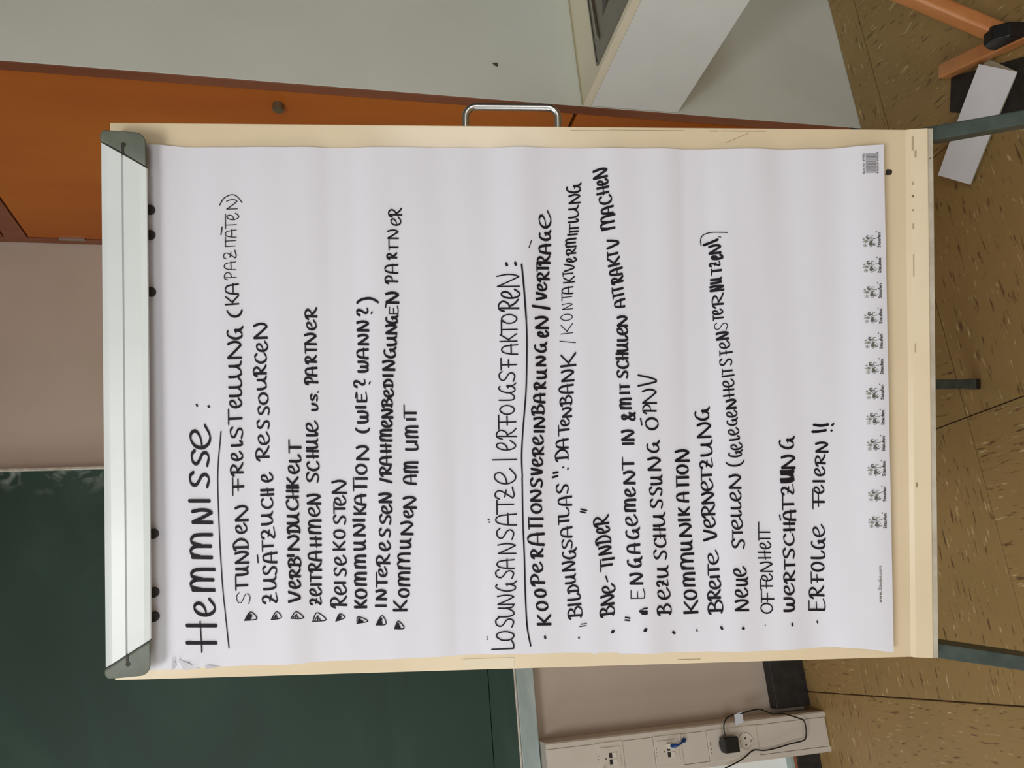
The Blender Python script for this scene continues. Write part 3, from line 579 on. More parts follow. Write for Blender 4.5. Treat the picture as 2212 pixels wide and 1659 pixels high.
# power adapter plugged into the upper socket
pa = thing('power_adapter', (XC, 2.50, .376), 'black plug-in power adapter with a thin black cable on the cable duct', 'power adapter')
MB().tube([(XC + .002, DY - .004, .374), (XC + .002, DY - .012, .374)], .0215, 28).build('plug_base', M['cable'], pa, bevel=.002)
MB().box(XC - .022, XC + .024, DY - .046, DY - .0115, .346, .396).build('adapter_body', M['cable'], pa, bevel=.005, seg=3)
cp = [(XC + .026, 2.488, .384), (-.304, 2.486, .384), (-.284, 2.484, .373), (-.275, 2.482, .352), (-.272, 2.48, .316), (-.266, 2.48, .261), (-.275, 2.485, .233), (-.286, 2.487, .207), (-.289, 2.488, .168), (-.305, 2.490, .122), (-.316, 2.492, .099), (-.338, 2.49, .097), (-.362, 2.492, .101), (-.374, 2.492, .113), (-.380, 2.496, .163), (-.386, 2.50, .198), (-.390, 2.502, .247), (-.386, 2.505, .285), (-.40, 2.50, .318), (-.409, 2.49, .348), (-.418, 2.487, .381), (-.425, 2.487, .405), (-.45, 2.50, .44), (-.50, 2.56, .42), (-.56, 2.585, .30), (-.60, 2.57, .10), (-.66, 2.5, .004), (-.85, 2.42, .003)]
MB().tube(smooth_path(cp, 5), .0022, 8).build('cable', M['cable'], pa, smooth=True)
MB().tube([(XC + .020, 2.488, .384), (XC + .034, 2.487, .3845)], [.005, .003], 10).build('strain_relief', M['cable'], pa, smooth=True)
lb = MB(); lb.box(-.3015, -.2700, 2.4785, 2.4795, .318, .346)
lb.v = [(x + (z - .33) * -.25, y, z) for x, y, z in lb.v]
lb.build('cable_label', M['label'], pa)

# blue patch lead in the second data outlet
bl = thing('patch_lead', (-.352, 2.51, .575), 'short blue network lead plugged into the middle data outlet', 'network cable')
MB().box(-.3520, -.3375, 2.502, 2.514, .560, .573).build('plug', M['clear'], bl, bevel=.001)
MB().tube(smooth_path([(-.3445, 2.506, .562), (-.344, 2.495, .552), (-.342, 2.492, .540), (-.338, 2.494, .530), (-.336, 2.502, .522), (-.336, 2.512, .519)], 5), [.0055] * 8 + [.003] * 18, 10).build('cable', M['blue'], bl, smooth=True)
MB().tube(smooth_path([(-.336, 2.506, .519), (-.3335, 2.509, .513), (-.3335, 2.515, .5125)], 4), .0065, 12).build('boot', M['blue'], bl, smooth=True)
# white lead at the upper outlet
wc = MB(); wc.tube(smooth_path([(-.383, 2.512, .786), (-.386, 2.508, .782), (-.396, 2.50, .777), (-.412, 2.497, .779), (-.44, 2.50, .775), (-.47, 2.54, .70)], 5), .0018, 8)
tag(wc.build('telephone_lead', M['clear'], None, smooth=True), 'thin white lead crossing the upper data outlet of the cable duct', 'cable')

# ================================================================ THINGS ON THE FLOOR
# folded leaflet
T = lambda v, dx, dy: v + Vector((dx, dy, 0))
A1, A2, A3, A4 = Vector((1.268, 1.290, 0)), Vector((1.178, 1.214, 0)), Vector((1.004, 1.421, 0)), Vector((1.084, 1.500, 0))
ll = thing('leaflet', (1.13, 1.36, 0), 'folded white paper leaflet lying on the floor under the right leg', 'leaflet')
def slab(P, z, t, bulge=0):
    mb = MB(); k = 8; top = []; bot = []
    for i in range(k + 1):
        u = i / k
        for (p, q, zz0, zz1) in ((P[0], P[3], z[0], z[3]), (P[1], P[2], z[1], z[2])):
            c = p.lerp(q, u); zz_ = zz0 * (1 - u) + zz1 * u + bulge * math.sin(math.pi * u)
            top.append((c.x, c.y, zz_ + t)); bot.append((c.x, c.y, zz_))
    n0 = len(top); mb.v = top + bot
    for i in range(k):
        a = 2 * i
        mb.f.append((a, a + 1, a + 3, a + 2)); mb.f.append((n0 + a, n0 + a + 2, n0 + a + 3, n0 + a + 1))
        mb.f.append((a, a + 2, n0 + a + 2, n0 + a)); mb.f.append((a + 1, n0 + a + 1, n0 + a + 3, a + 3))
    mb.f.append((0, n0, n0 + 1, 1)); e = 2 * k; mb.f.append((e, e + 1, n0 + e + 1, n0 + e))
    return mb
slab([T(A1, .006, -.012), A2, A3, T(A4, .0, -.006)], (.0052, .0052, .0052, .0052), .0006).build('inner_leaf', M['leaflet_inner'], ll)
T = lambda v, dx, dy: v + Vector((dx, dy, 0))
slab([T(A1, -.014, -.010), A2, A3, T(A4, -.010, -.012)], (.030, .007, .007, .026), .0006, .002).build('cover_leaf', M['leaflet'], ll)
# flat black patch under the leaflet
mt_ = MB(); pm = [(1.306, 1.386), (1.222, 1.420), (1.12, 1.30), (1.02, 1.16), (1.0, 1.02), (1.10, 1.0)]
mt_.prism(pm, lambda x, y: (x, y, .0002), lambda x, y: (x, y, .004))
tag(mt_.build('floor_patch', M['black']), 'flat black patch on the floor between chair foot and white leaflet', 'mat')

# chair with a wooden skid and leaning leg
ch = thing('wooden_chair', (1.6, 1.15, 0), 'orange wooden chair base with a black joint, at the right edge', 'chair')
def beam(a, b, w, h, up=Vector((0, 0, 1))):
    a = Vector(a); b = Vector(b); t = (b - a).normalized(); s = t.cross(up).normalized() * (w / 2); u = s.cross(t).normalized() * (h / 2)
    return MB().hexa([a - s - u, a + s - u, b + s - u, b - s - u, a - s + u, a + s + u, b + s + u, b - s + u])
sd = Vector((-.076, -.21, 0)).normalized(); sn = Vector((-sd.y, sd.x, 0))
if sn.x < 0: sn = -sn
P1 = Vector((1.304, 1.396, 0)) + sn * .019
def side(off):
    o_ = sn * off
    beam(P1 + o_ + Vector((0, 0, .0215)), P1 + o_ + sd * .46 + Vector((0, 0, .0215)), .038, .034).build('skid', M['chairwood'], ch, bevel=.006, smooth=True, seg=3)
    J = P1 + o_ + sd * .215 + Vector((0, 0, .045))
    br = MB()
    br.v = []; q = [(-.035, -.006), (.05, -.006), (.045, .03), (.015, .05), (-.015, .045), (-.03, .018)]
    br.prism(q, lambda u, z: J + sd * u + Vector((0, 0, z)) - sn * .017, lambda u, z: J + sd * u + Vector((0, 0, z)) + sn * .017)
    br.build('bracket', M['cable'], ch, bevel=.003)
    top = J + Vector((.235, .06, .37))
    beam(J + Vector((.012, .0, .012)), top, .036, .040, sd).build('leg', M['chairwood'], ch, bevel=.008, smooth=True, seg=3)
    return top
side(0)

# ================================================================ FLIP CHART
BC = Vector((0.2993921, 0.94097856, 1.33487803))
EX = Vector((.94807971, -.31802331, .00245666)); EY = Vector((.31342885, .93301753, -.17675025)); EZ = Vector((.05391859, .16834332, .98425267))
def BL(a, b, d=0.0):   # a right, b up, d towards the reader, metres on the board face
    return BC + EX * a + EZ * b - EY * d
BLt = lambda a, d, b: tuple(BL(a, b, d))
HW, TOP, BOT = .352, .5347, -.5347
fc = thing('flip_chart', tuple(BL(0, -1.35, 0).xy) + (0.0,), 'cream steel flip chart easel with white clamp rail, standing in the room', 'flip chart')
# board: folded sheet steel, with a lip pressed forward at the foot
pr = [(-.012, TOP), (0, TOP), (0, -.500), (.0030, -.5055), (.0078, -.5262), (.0062, -.5272), (-.012, -.5280)]
bd = MB(); bd.prism(pr, lambda d, b: BL(-HW, b, d), lambda d, b: BL(HW, b, d))
board = bd.build('board', M['board'], fc, bevel=.0012)
sl = MB(); sl.prism([(.0055, -.5272), (.0058, -.5345), (-.012, -.5345), (-.012, -.5281)], lambda d, b: BL(-HW, b, d), lambda d, b: BL(HW, b, d))
sl.build('lip_edge', M['board_edge'], fc)
# small oblong slot in the board face
so = MB(); so.prism([(.2912, -.4718), (.2912, -.4785), (.2925, -.4805), (.2960, -.4812), (.2985, -.4800), (.2990, -.4745), (.2965, -.4722)], lambda a, b: BL(a, b, .0004), lambda a, b: BL(a, b, -.002))
so.build('slot', M['duct_dark'], board)
# scuffs on the lip and the edges
for (a, b, w_, h_, mm) in ((.332, -.5075, .018, .0022, 'scuff'), (.318, -.5105, .009, .0018, 'scuff'), (.279, -.507, .004, .002, 'scuff'), (.262, -.507, .0025, .0022, 'nick'), (.2435, -.507, .0018, .0018, 'nick'), (.222, -.507, .007, .0015, 'scuff'), (.170, -.507, .03, .0008, 'scuff'), (.06, -.508, .012, .001, 'scuff'), (-.122, -.508, .006, .0010, 'nick'),
                         (.3105, -.527, .002, .002, 'nick'), (.3470, -.075, .0003, .05, 'nick'), (.3480, -.15, .0003, .10, 'nick'), (.3478, -.24, .0006, .012, 'nick'), (.3480, -.28, .0004, .06, 'nick'), (-.3465, -.20, .0004, .03, 'nick')):
    dd_ = .0002 if abs(a) > .335 and b > -.5 else .0042 + max(0, (-.5055 - b)) * .3
    MB().box(a - w_ / 2, a + w_ / 2, dd_, dd_ + .0003, b - h_ / 2, b + h_ / 2, lambda x, y, z: tuple(BL(x, z, y))).build('scuff_mark', M[mm], board)
pm_ = MB()
for k in range(6):
    a0, b0 = .3325 + .0022 * k, -.2560 - .0052 * k
    a1, b1 = a0 + .0022, b0 - .0052
    pm_.quad(BL(a0 - .0003, b0, .0004), BL(a0 + .0003, b0, .0004), BL(a1 + .0003, b1, .0004), BL(a1 - .0003, b1, .0004))
pm_.build('red_mark', M['pencil'], board)
MB().box(-.349, -.3375, .0003, .0006, .030, .096, lambda x, y, z: tuple(BL(x, z, y))).build('painted_glint', mat('painted_glint', srgb(226, 212, 184), .22), board)  # paler glossy strip painted as a window reflection on the board

# clamp rail
RZ0, RZ1 = .4815, .5335
rp = [(.006, RZ1), (.022, RZ1 + .0008), (.0285, RZ1 - .0008), (.0312, .5270), (.0322, .5232), (.0328, .507), (.0300, .5064), (.0300, .5048), (.0328, .504), (.0318, .485), (.0305, .4780), (.0285, .4774), (.010, .487), (.004, .52)]
# white section ends in slanted cuts where the grey end caps begin
def capcut(b, sgn):
    u = (RZ1 - b) / (RZ1 - RZ0)
    return (.3190 - .0300 * u) if sgn > 0 else (-.3268 + .0323 * u)
rl = MB(); rl.prism(rp, lambda d, b: BL(capcut(b, -1), b, d), lambda d, b: BL(capcut(b, 1), b, d))
rail = rl.build('clamp_rail', M['rail'], fc)
def arc(cx_, cy_, r, a0, a1, n=7): return [(cx_ + r * math.cos(math.radians(a0 + (a1 - a0) * k / n)), cy_ + r * math.sin(math.radians(a0 + (a1 - a0) * k / n))) for k in range(n + 1)]
for sg in (-1, 1):
    end = .3335 if sg > 0 else -.3395
    g_ = .0006 * sg
    e_ = abs(end)
    P_ = [(abs(capcut(RZ1, sg) + g_), RZ1)] + arc(e_ - .0075, RZ1 - .0075, .0075, 90, 10, 6)
    P_ += [(e_ - .0012, .508)] + arc(e_ - .0165, .4777 + .0140, .0140, 0, -85, 8) + [(abs(capcut(.4780, sg) + g_), .4778)]
    P_ = [(a * sg, b) for a, b in P_]
    cb_ = MB(); cb_.prism(P_, lambda a, b: BL(a - sg * max(0, abs(a) - .31) * .35, b + max(0, .505 - b) * .42, .004), lambda a, b: BL(a, b, .0318))
    cap = cb_.build('end_cap', M['cap'], rail, bevel=.0030, smooth=True, seg=3)
    ag = capcut(.5055, sg); ah = ag + sg * .0117
    g = MB().box(min(ah, ag), max(ah, ag), .0312, .0322, .5040, .5070, lambda x, y, z: tuple(BL(x, z, y)))
    g.tube([BL(ah, .5048, .031), BL(ah, .5048, .0323)], .0029, 14)
    g.build('groove_end', M['duct_dark'], rail)
    jl = MB()
    front = [(d, b) for d, b in rp if d > .02]
    for (d, b), (d2, b2) in zip(front, front[1:]):
        a_, a2_ = capcut(b, sg), capcut(b2, sg)
        jl.quad(BL(a_ - .0006, b, d + .0004), BL(a_ + .0006, b, d + .0004), BL(a2_ + .0006, b2, d2 + .0004), BL(a2_ - .0006, b2, d2 + .0004))
    jl.build('joint_line', M['duct_dark'], rail)
# round black stop buttons under the rail
for y_a in (.2400, .2085, .1370, -.1665, -.2400, -.2705):
    t_ = MB(); t_.tube([BL(y_a, .4825, .0005), BL(y_a, .4825, .0105)], .0062, 20); t_.build('stop_button', M['duct_dark'], rail, smooth=True)

# carrying handle on the right edge
hp = []
r_ = .014
hc = [(.346, .0865), (.3795 - r_, .0865)]
for k in range(7):
    a = math.radians(90 - 15 * k); hc.append((.3795 - r_ + r_ * math.cos(a), .0865 - r_ + r_ * math.sin(a)))
for k in range(7):
    a = math.radians(-15 * k); hc.append((.3795 - r_ + r_ * math.cos(a), -.0345 + r_ + r_ * math.sin(a)))
hc += [(.346, -.0345)]
MB().tube([BL(a, b, -.0075) for a, b in hc], .0048, 14).build('handle', M['steel'], fc, smooth=True)
# legs: two front legs splay out in the plane of the board, one rear strut
def legq(a0, b0, a1, b1, w_, d0, d1):
    l = MB(); return l.hexa([BL(a0 - w_, b0, d0), BL(a0 + w_, b0, d0), BL(a0 + w_, b0, d1), BL(a0 - w_, b0, d1),
                             BL(a1 - w_, b1, d0), BL(a1 + w_, b1, d0), BL(a1 + w_, b1, d1), BL(a1 - w_, b1, d1)])
def to_floor(a, d):
    return (-BC.z - EX.z * a + EY.z * d) / EZ.z
for s0, a0, a1 in ((-1, -.343, -.479), (1, .345, .486)):
    bf = to_floor(a1, -.02)
    sl_ = (a1 - a0) / (bf + .53)
    ab = a0 + sl_ * (.05 + .53)
    lg = legq(ab, .05, a1 - sl_ * .03, bf + .03, .0100, -.044, -.0135)
    leg = lg.build('leg', M['leg'], fc, bevel=.002)
    ft = legq(a1 - sl_ * .06, bf + .06, a1, bf + .004, .0125, -.047, -.0105).build('foot_cap', M['cable'], leg, bevel=.002)
hinge = BL(.012, .40, -.03); foot = Vector((.522, 1.572, .0))
def beam2(a, b, w):
    t = (b - a).normalized(); s = t.cross(EY).normalized() * (w / 2); u = s.cross(t).normalized() * (w / 2)
    return MB().hexa([a - s - u, a + s - u, a + s + u, a - s + u, b - s - u, b + s - u, b + s + u, b - s + u])
dirn = (foot - hinge).normalized()
rl_ = beam2(hinge, foot - dirn * .022, .024).build('leg', M['leg'], fc, bevel=.002)
beam2(foot - dirn * .028, foot - dirn * .010, .0265).build('foot_cap', M['cable'], rl_, bevel=.001)
MB().box(-.06, .085, -.04, -.0125, .385, .42, lambda x, y, z: tuple(BL(x, z, y))).build('hinge_bracket', M['leg'], fc, bevel=.002)
MB().box(-.30, .30, -.034, -.0125, .02, .045, lambda x, y, z: tuple(BL(x, z, y))).build('cross_bar', M['leg'], fc, bevel=.002)

# ---------------------------------------------------------------- paper pad
pp = thing('paper_pad', tuple(BL(0, 0, .004)), 'white flip chart paper pad with black handwriting hanging from the clamp rail', 'paper pad')
def paper_d(a, b):
    d = .0045 + .002 * math.sin(b * 41 + .8) + .0012 * math.sin(b * 67 + a * 3) + .0008 * math.sin(b * 97 - a * 5 + 1)
    d += .010 * max(0, min(1, (-.30 - b) / .18)) ** 2
    if b > .44: d += -.002 * ((b - .44) / .05)
    return max(.0022, d)
LE = [(.4880, -.3384), (.4613, -.3388), (.30, -.3350), (.0367, -.3305), (-.1756, -.3355), (-.2985, -.3367), (-.40, -.3344), (-.4203, -.3348), (-.4381, -.3361), (-.4700, -.3409)]
RE = [(.4880, .3227), (.4409, .3208), (.2671, .3213), (-.0348, .3231), (-.1815, .3227), (-.337, .3234), (-.3859, .3236), (-.427, .3258), (-.4640, .3276), (-.4700, .3276)]
def lerp_tab(T_, b):
    for (b0, v0), (b1, v1) in zip(T_, T_[1:]):
        if b >= b1:
            u = (b0 - b) / (b0 - b1)
            return v0 + (v1 - v0) * max(0, min(1, u))
    return T_[-1][1]
NA, NBR = 60, 190
sh = MB()
for j in range(NBR + 1):
    v = j / NBR
    for i in range(NA + 1):
        u = i / NA
        bl_, br_ = -.4692, -.4622
        bb = .4905 * (1 - v) + (bl_ * (1 - u) + br_ * u) * v
        a = lerp_tab(LE, bb) * (1 - u) + lerp_tab(RE, bb) * u
        d = paper_d(a, bb)
        # creases by the top left and lower left corners
        if a < -.29 and .36 < bb < .4625:
            w1 = (-.29 - a) / .05; w2 = max(0, 1 - abs(bb - .445) / .035)
            d += .0035 * w1 * w2 * math.sin((bb - a * 1.3) * 260)
        if bb > .4625: d += .0012
        if a < -.31 and -.42 < bb < -.36:
            w1 = (-.31 - a) / .03; d += -.0022 * w1 * max(0, 1 - abs(bb + .395) / .022)
        sh.v.append(tuple(BL(a, bb, max(.0018, d))))
for j in range(NBR):
    for i in range(NA):
        k = j * (NA + 1) + i
        sh.f.append((k, k + 1, k + NA + 2, k + NA + 1))
sheet = sh.build('sheet', M['paper'], pp, smooth=True)
for f in sheet.data.polygons: f.use_smooth = True
s2 = MB()   # the pad's other sheets behind the written one
for (b0, b1) in [(.4905 - .95 * k / 40, .4905 - .95 * (k + 1) / 40) for k in range(40)]:
    s2.quad(*[BL(a, b, .0012) for a, b in ((lerp_tab(LE, b0) + .001, b0), (lerp_tab(RE, b0) - .001, b0), (lerp_tab(RE, b1) - .001, b1), (lerp_tab(LE, b1) + .001, b1))])
s2.build('under_sheet', M['paper'], pp)
# worn, dog-eared bits of lower sheets along the left edge
for b_, w_, l_ in ((-.12, .0022, .05), (-.075, .0018, .012), (-.32, .0015, .03)):
    q = MB(); a_ = lerp_tab(LE, b_)
    q.quad(BL(a_ + .004, b_ + l_ / 2, .0018), BL(a_ - w_, b_ + l_ * .2, .0028), BL(a_ - w_ * .6, b_ - l_ * .3, .0036), BL(a_ + .004, b_ - l_ / 2, .0018))
    q.build('torn_edge', M['paper'], pp)

# dog-eared folds at the upper left corner
for P3 in (((-.3236, .4550, .0078), (-.3385, .4463, .0092), (-.3380, .4280, .0052)), ((-.3220, .4612, .0074), (-.3380, .4612, .0094), (-.3330, .4560, .0052)), ((-.3330, .4220, .0070), (-.3378, .4180, .0085), (-.3372, .4020, .0050))):
    q = MB(); q.quad(*[BL(*p) for p in P3]); q.build('corner_fold', M['paper'], pp)
# ---------------------------------------------------------------- handwriting
def curve(*p): return ('c', p)
def line(*p): return ('l', p)
G = {
 'A': [curve((0, 0), (.04, .45), (.2, .88), (.5, 1), (.78, .85), (.87, .5), (.93, 0)), line((.05, .40), (1.0, .42))],
 'B': [line((.22, .97), (.18, .0)), curve((-.05, .8), (.1, .98), (.5, 1), (.8, .82), (.6, .6), (.3, .52)), curve((.3, .52), (.75, .5), (.98, .28), (.7, .03), (.3, 0), (.0, .1))],
 'C': [curve((.92, .82), (.7, 1), (.3, .9), (.05, .5), (.2, .1), (.6, 0), (.98, .2))],
 'D': [line((.22, .93), (.2, .05)), curve((-.05, .82), (.12, .98), (.55, .97), (.93, .6), (.85, .25), (.5, .02), (.05, .03))],
 'e': [curve((.12, .42), (.5, .5), (.78, .72), (.72, .95), (.45, 1), (.15, .78), (.06, .4), (.25, .07), (.6, 0), (1.05, .28))],
 'E': [line((.05, 1), (.05, .02)), curve((.05, .02), (.5, 0), (1.0, .10)), line((.05, .5), (.72, .52)), line((.02, .98), (.85, .98))],
 'G': [curve((.72, .93), (.5, 1), (.2, .82), (.02, .42), (.15, .06), (.45, .0), (.68, .18), (.76, .5)), curve((.76, .5), (.8, .12), (1.05, -.06)), line((.55, .42), (.82, .42))],
 'H': [line((.1, 1), (.12, 0)), line((.88, 1), (.85, 0)), line((-.12, .42), (1.12, .50))],
 'I': [line((.5, 1), (.5, 0))],
 'K': [line((.10, 1), (.12, 0)), curve((.92, .98), (.6, .72), (.25, .45)), line((.3, .5), (1.0, .02))],
 'L': [curve((.15, 1), (.12, .6), (.16, .15), (.4, .0), (.75, .06), (1.0, .25))],
 'M': [line((.05, .93), (.04, 0)), curve((.06, .55), (.16, .92), (.32, 1), (.48, .82), (.5, .4), (.5, .05)), curve((.52, .5), (.64, .92), (.80, .97), (.95, .75), (.97, 0))],
 'N': [line((.08, .98), (.06, 0)), curve((.08, .98), (.42, .5), (.8, .03)), curve((.8, .03), (.95, .25), (.98, .6), (.86, 1))],
 'O': [curve((.35, .93), (.08, .7), (.06, .3), (.35, .02), (.7, .05), (.95, .4), (.88, .8), (.55, 1), (.2, .88))],
 'P': [line((.25, .93), (.2, 0)), curve((-.08, .72), (.1, .97), (.6, 1), (.95, .78), (.75, .5), (.3, .42))],
 'R': [line((.22, .93), (.18, 0)), curve((-.08, .72), (.12, .97), (.55, 1), (.86, .80), (.65, .54), (.28, .46)), curve((.35, .48), (.65, .2), (1.02, .03))],
 'S': [curve((.95, .82), (.72, 1), (.3, .95), (.16, .72), (.4, .54), (.72, .40), (.82, .18), (.55, 0), (.05, .1))],
 'U': [curve((.05, 1), (.06, .4), (.22, .03), (.5, .1), (.72, .45), (.76, 1)), curve((.75, .55), (.8, .15), (1.03, .02))],
 'V': [curve((.05, 1), (.2, .5), (.42, 0), (.72, .35), (.95, 1))],
 'v': [curve((.05, 1), (.1, .2), (.4, 0), (.8, .4), (.9, 1))],
 'W': [curve((.05, 1), (.06, .3), (.25, 0), (.45, .2), (.5, .75)), curve((.5, .75), (.52, .2), (.72, 0), (.95, .35), (.95, 1))],
 'Z': [curve((.02, .78), (.2, .98), (.55, .98), (.72, .75), (.4, .38), (.08, .08)), curve((.08, .08), (.35, .0), (.7, .06), (1.02, .1)), line((.2, .5), (.78, .42))],
 '?': [curve((.02, .72), (.3, 1), (.8, .92), (.72, .6), (.4, .35), (.42, .12), (.75, .03), (1.0, .1))],
 '(': [curve((.95, 1.0), (.3, .78), (.05, .45), (.3, .15), (.95, 0))],
 ')': [curve((.05, 1.0), (.7, .8), (1.0, .45), (.75, .2), (.2, 0))],
 '/': [line((0, 0), (1, 1))],
 '&': [curve((1.0, .0), (.5, .45), (.2, .8), (.45, 1), (.7, .8), (.3, .45), (.05, .15), (.4, .0), (.75, .15), (1.0, .45))],
}
def ink(mb, pts, wt, th, nibdir=None):
    """sweep a chisel nib (width wt along nibdir, thickness th) over board points"""
    P = [Vector((p[0], p[1])) for p in pts]
    nd = nibdir if nibdir is not None else Vector((.985, .17))
    h = nd * ((wt - th) / 2)
    lift = .0011 + INK[0] * .00002; INK[0] = (INK[0] + 1) % 12
    def put(p): return tuple(BL(p.x, p.y, paper_d(p.x, p.y) + lift + (.0012 if p.y > .46 else 0)))
    def poly(q):
        i = len(mb.v); mb.v += [put(p) for p in q]; mb.f.append(tuple(range(i, i + len(q))))
    for k, p in enumerate(P):
        # pen tip footprint: a thin stadium along the nib
        n = Vector((-nd.y, nd.x)) * (th / 2)
        e = nd * (th * .35)
        if k == 0 or k == len(P) - 1 or wt - th < .0006:
            poly([p - h - n, p + h - n, p + h + e, p + h + n, p - h + n, p - h - e])
    for p, q in zip(P, P[1:]):
        t = q - p
        if t.length < 1e-7: continue
        s = Vector((-t.y, t.x)).normalized() * (th / 2)
        poly([p - s, q - s, q + s, p + s])
        if wt - th > .0005:
            if h.dot(s) < 0: hh = -h
            else: hh = h
            poly([p - hh - s, q - hh - s, q + hh + s, p + hh + s])
INK = [0]
def glyph_pts(kind, pts):
    V = [Vector((x, y, 0)) for x, y in pts]
    if kind == 'c': V = smooth_path(V, 5)
    return [(v.x, v.y) for v in V]
for li, row in enumerate(WRITING):
    mb = MB(); last = None
    for e in row.split(';'):
        p = e.split(' ')
        start = Vector((int(p[1]), int(p[2]))) / 1e4
        if last is not None and (start - last).length > .0085 * (1.7 if li == 0 else 1) and (start.x > last.x):
            mb.build('handwritten_word', M['ink'], sheet); mb = MB()
        last = start + Vector((int(p[3]), int(p[4]))) / 1e4
        g = p[0]; o = Vector((int(p[1]), int(p[2]))) / 1e4; al = Vector((int(p[3]), int(p[4]))) / 1e4; up = Vector((int(p[5]), int(p[6]))) / 1e4
        wt, th = int(p[7]) / 1e4, int(p[8]) / 1e4
        stem = float(p[9]) if len(p) > 9 else .45
        if g == 'J': st = [line((0, 1), (.06, 0)), curve((.06, 0), (.5, .0), (1, .1))]
        elif g == 'T': st = [line((0, .99), (1, 1.0)), line((stem, 1), (stem, 0))]
        elif g == 'F': st = [line((0, .99), (1, 1.0)), line((stem, 1), (stem, 0)), line((max(0, stem - .22), .5), (min(1, stem + .42), .52))]
        elif g == 'H' and li == 0: st = [line((0, 1), (0, 0)), line((1, 1), (1, 0))]
        else: st = G[g]
        for kind, pts in st:
            q = [o + al * x + up * y for x, y in glyph_pts(kind, pts)]
            ink(mb, q, wt, th)
    mb.build('handwritten_word', M['ink'], sheet)
for r in PEN_STROKES:
    mb = MB()
    w_ = r[0] / 1e4; pts = [(r[k] / 1e4, r[k + 1] / 1e4) for k in range(1, len(r), 2)]
    V = smooth_path([Vector((x, y, 0)) for x, y in pts], 8) if len(pts) > 2 else [Vector((x, y, 0)) for x, y in pts]
    if len(V) == 2: V = [V[0].lerp(V[1], k / 4) for k in range(5)]
    ink(mb, [(v.x, v.y) for v in V], w_ * 1.15, w_ * .85)
    mb.build('pen_stroke', M['ink'], sheet)

# ---------------------------------------------------------------- printed row at the foot of the sheet
def flat_text(s, size, at, material, parent, font_scale=1.0, italic=0.0, name='printed_text', width=None, bold=0.0):
    cu_ = bpy.data.curves.new(name, 'FONT'); cu_.body = s; cu_.size = size; cu_.resolution_u = 2; cu_.shear = italic; cu_.offset = bold
    ob = bpy.data.objects.new(name, cu_); COL.objects.link(ob)
    dg = bpy.context.evaluated_depsgraph_get(); me = bpy.data.meshes.new_from_object(ob.evaluated_get(dg))
    bpy.data.objects.remove(ob); bpy.data.curves.remove(cu_)
    xs = [v.co.x for v in me.vertices]; x0, x1 = min(xs), max(xs)
    sx_ = (width / (x1 - x0)) if width else 1.0
    for v in me.vertices:
        a = at[0] + (v.co.x - x0) * sx_; b = at[1] + v.co.y * font_scale
        v.co = BL(a, b, paper_d(a, b) + .0011)
    me.materials.clear(); me.materials.append(material)
    o = bpy.data.objects.new(name, me); COL.objects.link(o); attach(o, parent); return o
# emblem outlines traced from the printed mark, units of 1/27.66 of a 0.62 mm step
EMB = [
 [(600,1040),(620,960),(640,880),(700,840),(760,840),(770,900),(780,960),(830,1000),(800,1060),(740,1120),(670,1130),(620,1100)],
 [(640,870),(700,830),(790,810),(850,820),(830,860),(760,850),(680,870)],
 [(790,1000),(850,990),(930,890),(950,890),(880,1000),(820,1020)],
 [(800,1040),(930,1060),(1040,970),(1050,980),(960,1070),(970,1110),(880,1110),(740,1200),(680,1210),(660,1180),(740,1170),(860,1090),(780,1070)],
 [(450,690),(440,620),(460,540),(500,530),(620,530),(600,570),(520,580),(500,620),(560,640),(640,650),(700,670),(690,700),(620,740),(560,775),(500,740)],
 [(690,570),(720,560),(720,610),(750,650),(740,680),(700,690),(700,670),(700,620)],
 [(720,560),(800,535),(880,570),(890,600),(800,560),(730,575)],
 [(590,820),(680,770),(780,690),(800,705),(700,790),(610,835)],
 [(800,720),(920,710),(1010,690),(1050,660),(1060,670),(1010,720),(900,745),(790,750)],
]
EMB_LIGHT = [
 [(330,840),(380,800),(460,790),(520,830),(580,890),(500,930),(430,950),(370,920),(340,880)],
 [(230,890),(290,840),(330,880),(300,910),(250,910)],
 [(240,740),(300,670),(380,720),(320,780)],
]
M['print_light'] = mat('light_grey_print', srgb(134, 132, 120), 0.7)
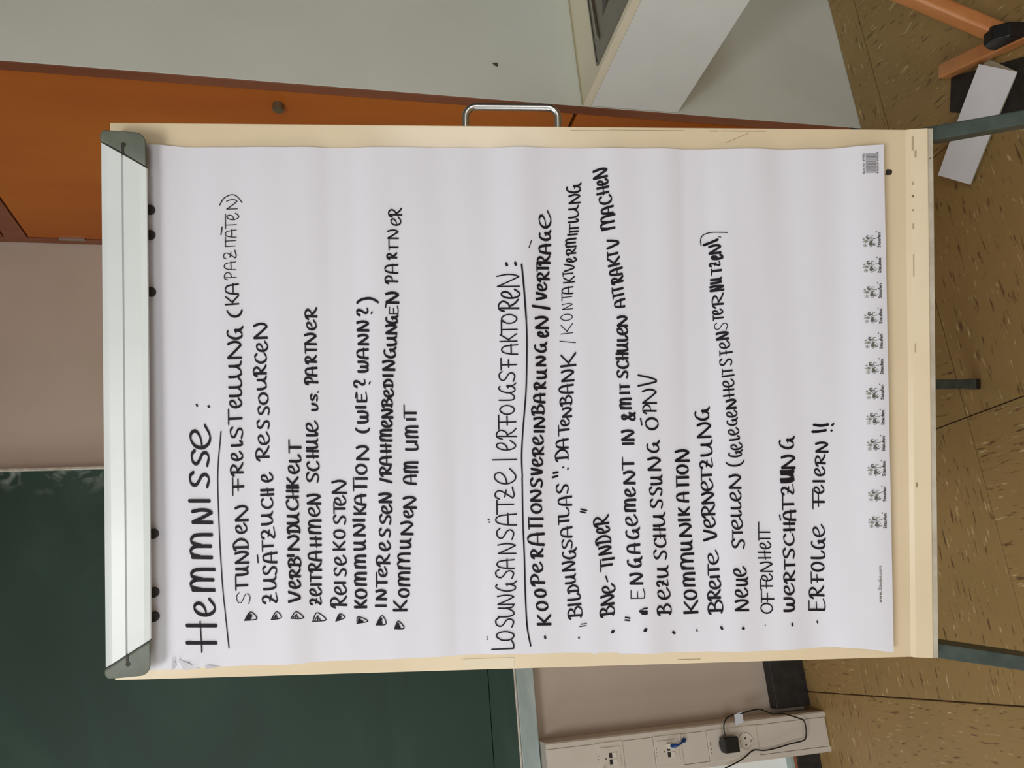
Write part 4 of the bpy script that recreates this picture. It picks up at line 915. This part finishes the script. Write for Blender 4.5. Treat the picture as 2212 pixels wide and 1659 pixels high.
def emblem(at, par):
    k = .00062 / 27.66
    def P_(x, y): a = at[0] + (1220 - y) * k; b = at[1] + (1280 - x) * k; return tuple(BL(a, b, paper_d(a, b) + .0011))
    o = None
    for nm, group_, mt2 in (('printed_emblem', EMB, M['print']), ('printed_emblem', EMB_LIGHT, M['print_light'])):
        mb = MB()
        for pl_ in group_:
            i = len(mb.v); mb.v += [P_(*q) for q in pl_]; mb.f.append(tuple(range(i, i + len(pl_))))
        if group_ is EMB_LIGHT:
            for x0, x1, y0, y1 in ((310, 322, 1005, 1185), (488, 500, 1005, 1185), (310, 500, 1005, 1017), (310, 500, 1173, 1185), (392, 418, 1005, 1185), (310, 500, 1082, 1108)):
                mb.quad(P_(x0, y0), P_(x1, y0), P_(x1, y1), P_(x0, y1))
        mb.build(nm, mt2, par)
LOGOS = [(.2021, -.4446), (.1686, -.4450), (.1352, -.4453), (.1017, -.4456), (.0689, -.4459), (.0355, -.4463), (.0021, -.4467), (-.0313, -.4471), (-.0654, -.4475), (-.0982, -.4479), (-.1316, -.4484), (-.1669, -.4488)]
for k, (a, b) in enumerate(LOGOS):
    emblem((a - .0099, b - .01115), sheet)
    t_ = flat_text('Staufen', .0062, (a - .0101, b - .0113), M['print_dark'], sheet, width=.0196, bold=.00013)
    dm = MB(); dm.quad(*[BL(a + .0102 + x, b - .0058 + y, paper_d(a, b) + .0012) for x, y in ((0, -.0008), (.0012, .0), (0, .0008), (-.0012, 0))]); dm.build('printed_mark', M['print'], sheet)
flat_text('www.Staufen.com', .0066, (-.2740, -.4530), M['print'], sheet, width=.0480, italic=.25)
flat_text('Best.-Nr. 49990', .0040, (.2890, -.4368), M['print_dark'], sheet, width=.0262, font_scale=1.1)
flat_text('4 005050 499908', .0038, (.2885, -.4545), M['print_dark'], sheet, width=.0285)
bars = MB(); x = .2900; rb_ = random.Random(4)
while x < .3155:
    wd = rb_.choice((.00025, .00035, .0006)); lo_ = -.4538 if x < .2912 or x > .3148 or .3022 < x < .3034 else -.4515
    bars.quad(*[BL(a_, b_, paper_d(a_, b_) + .0011) for a_, b_ in ((x, -.4378), (x, lo_), (x + wd, lo_), (x + wd, -.4378))])
    x += wd + rb_.choice((.0004, .0006, .0008))
bars.build('barcode', M['print_dark'], sheet)
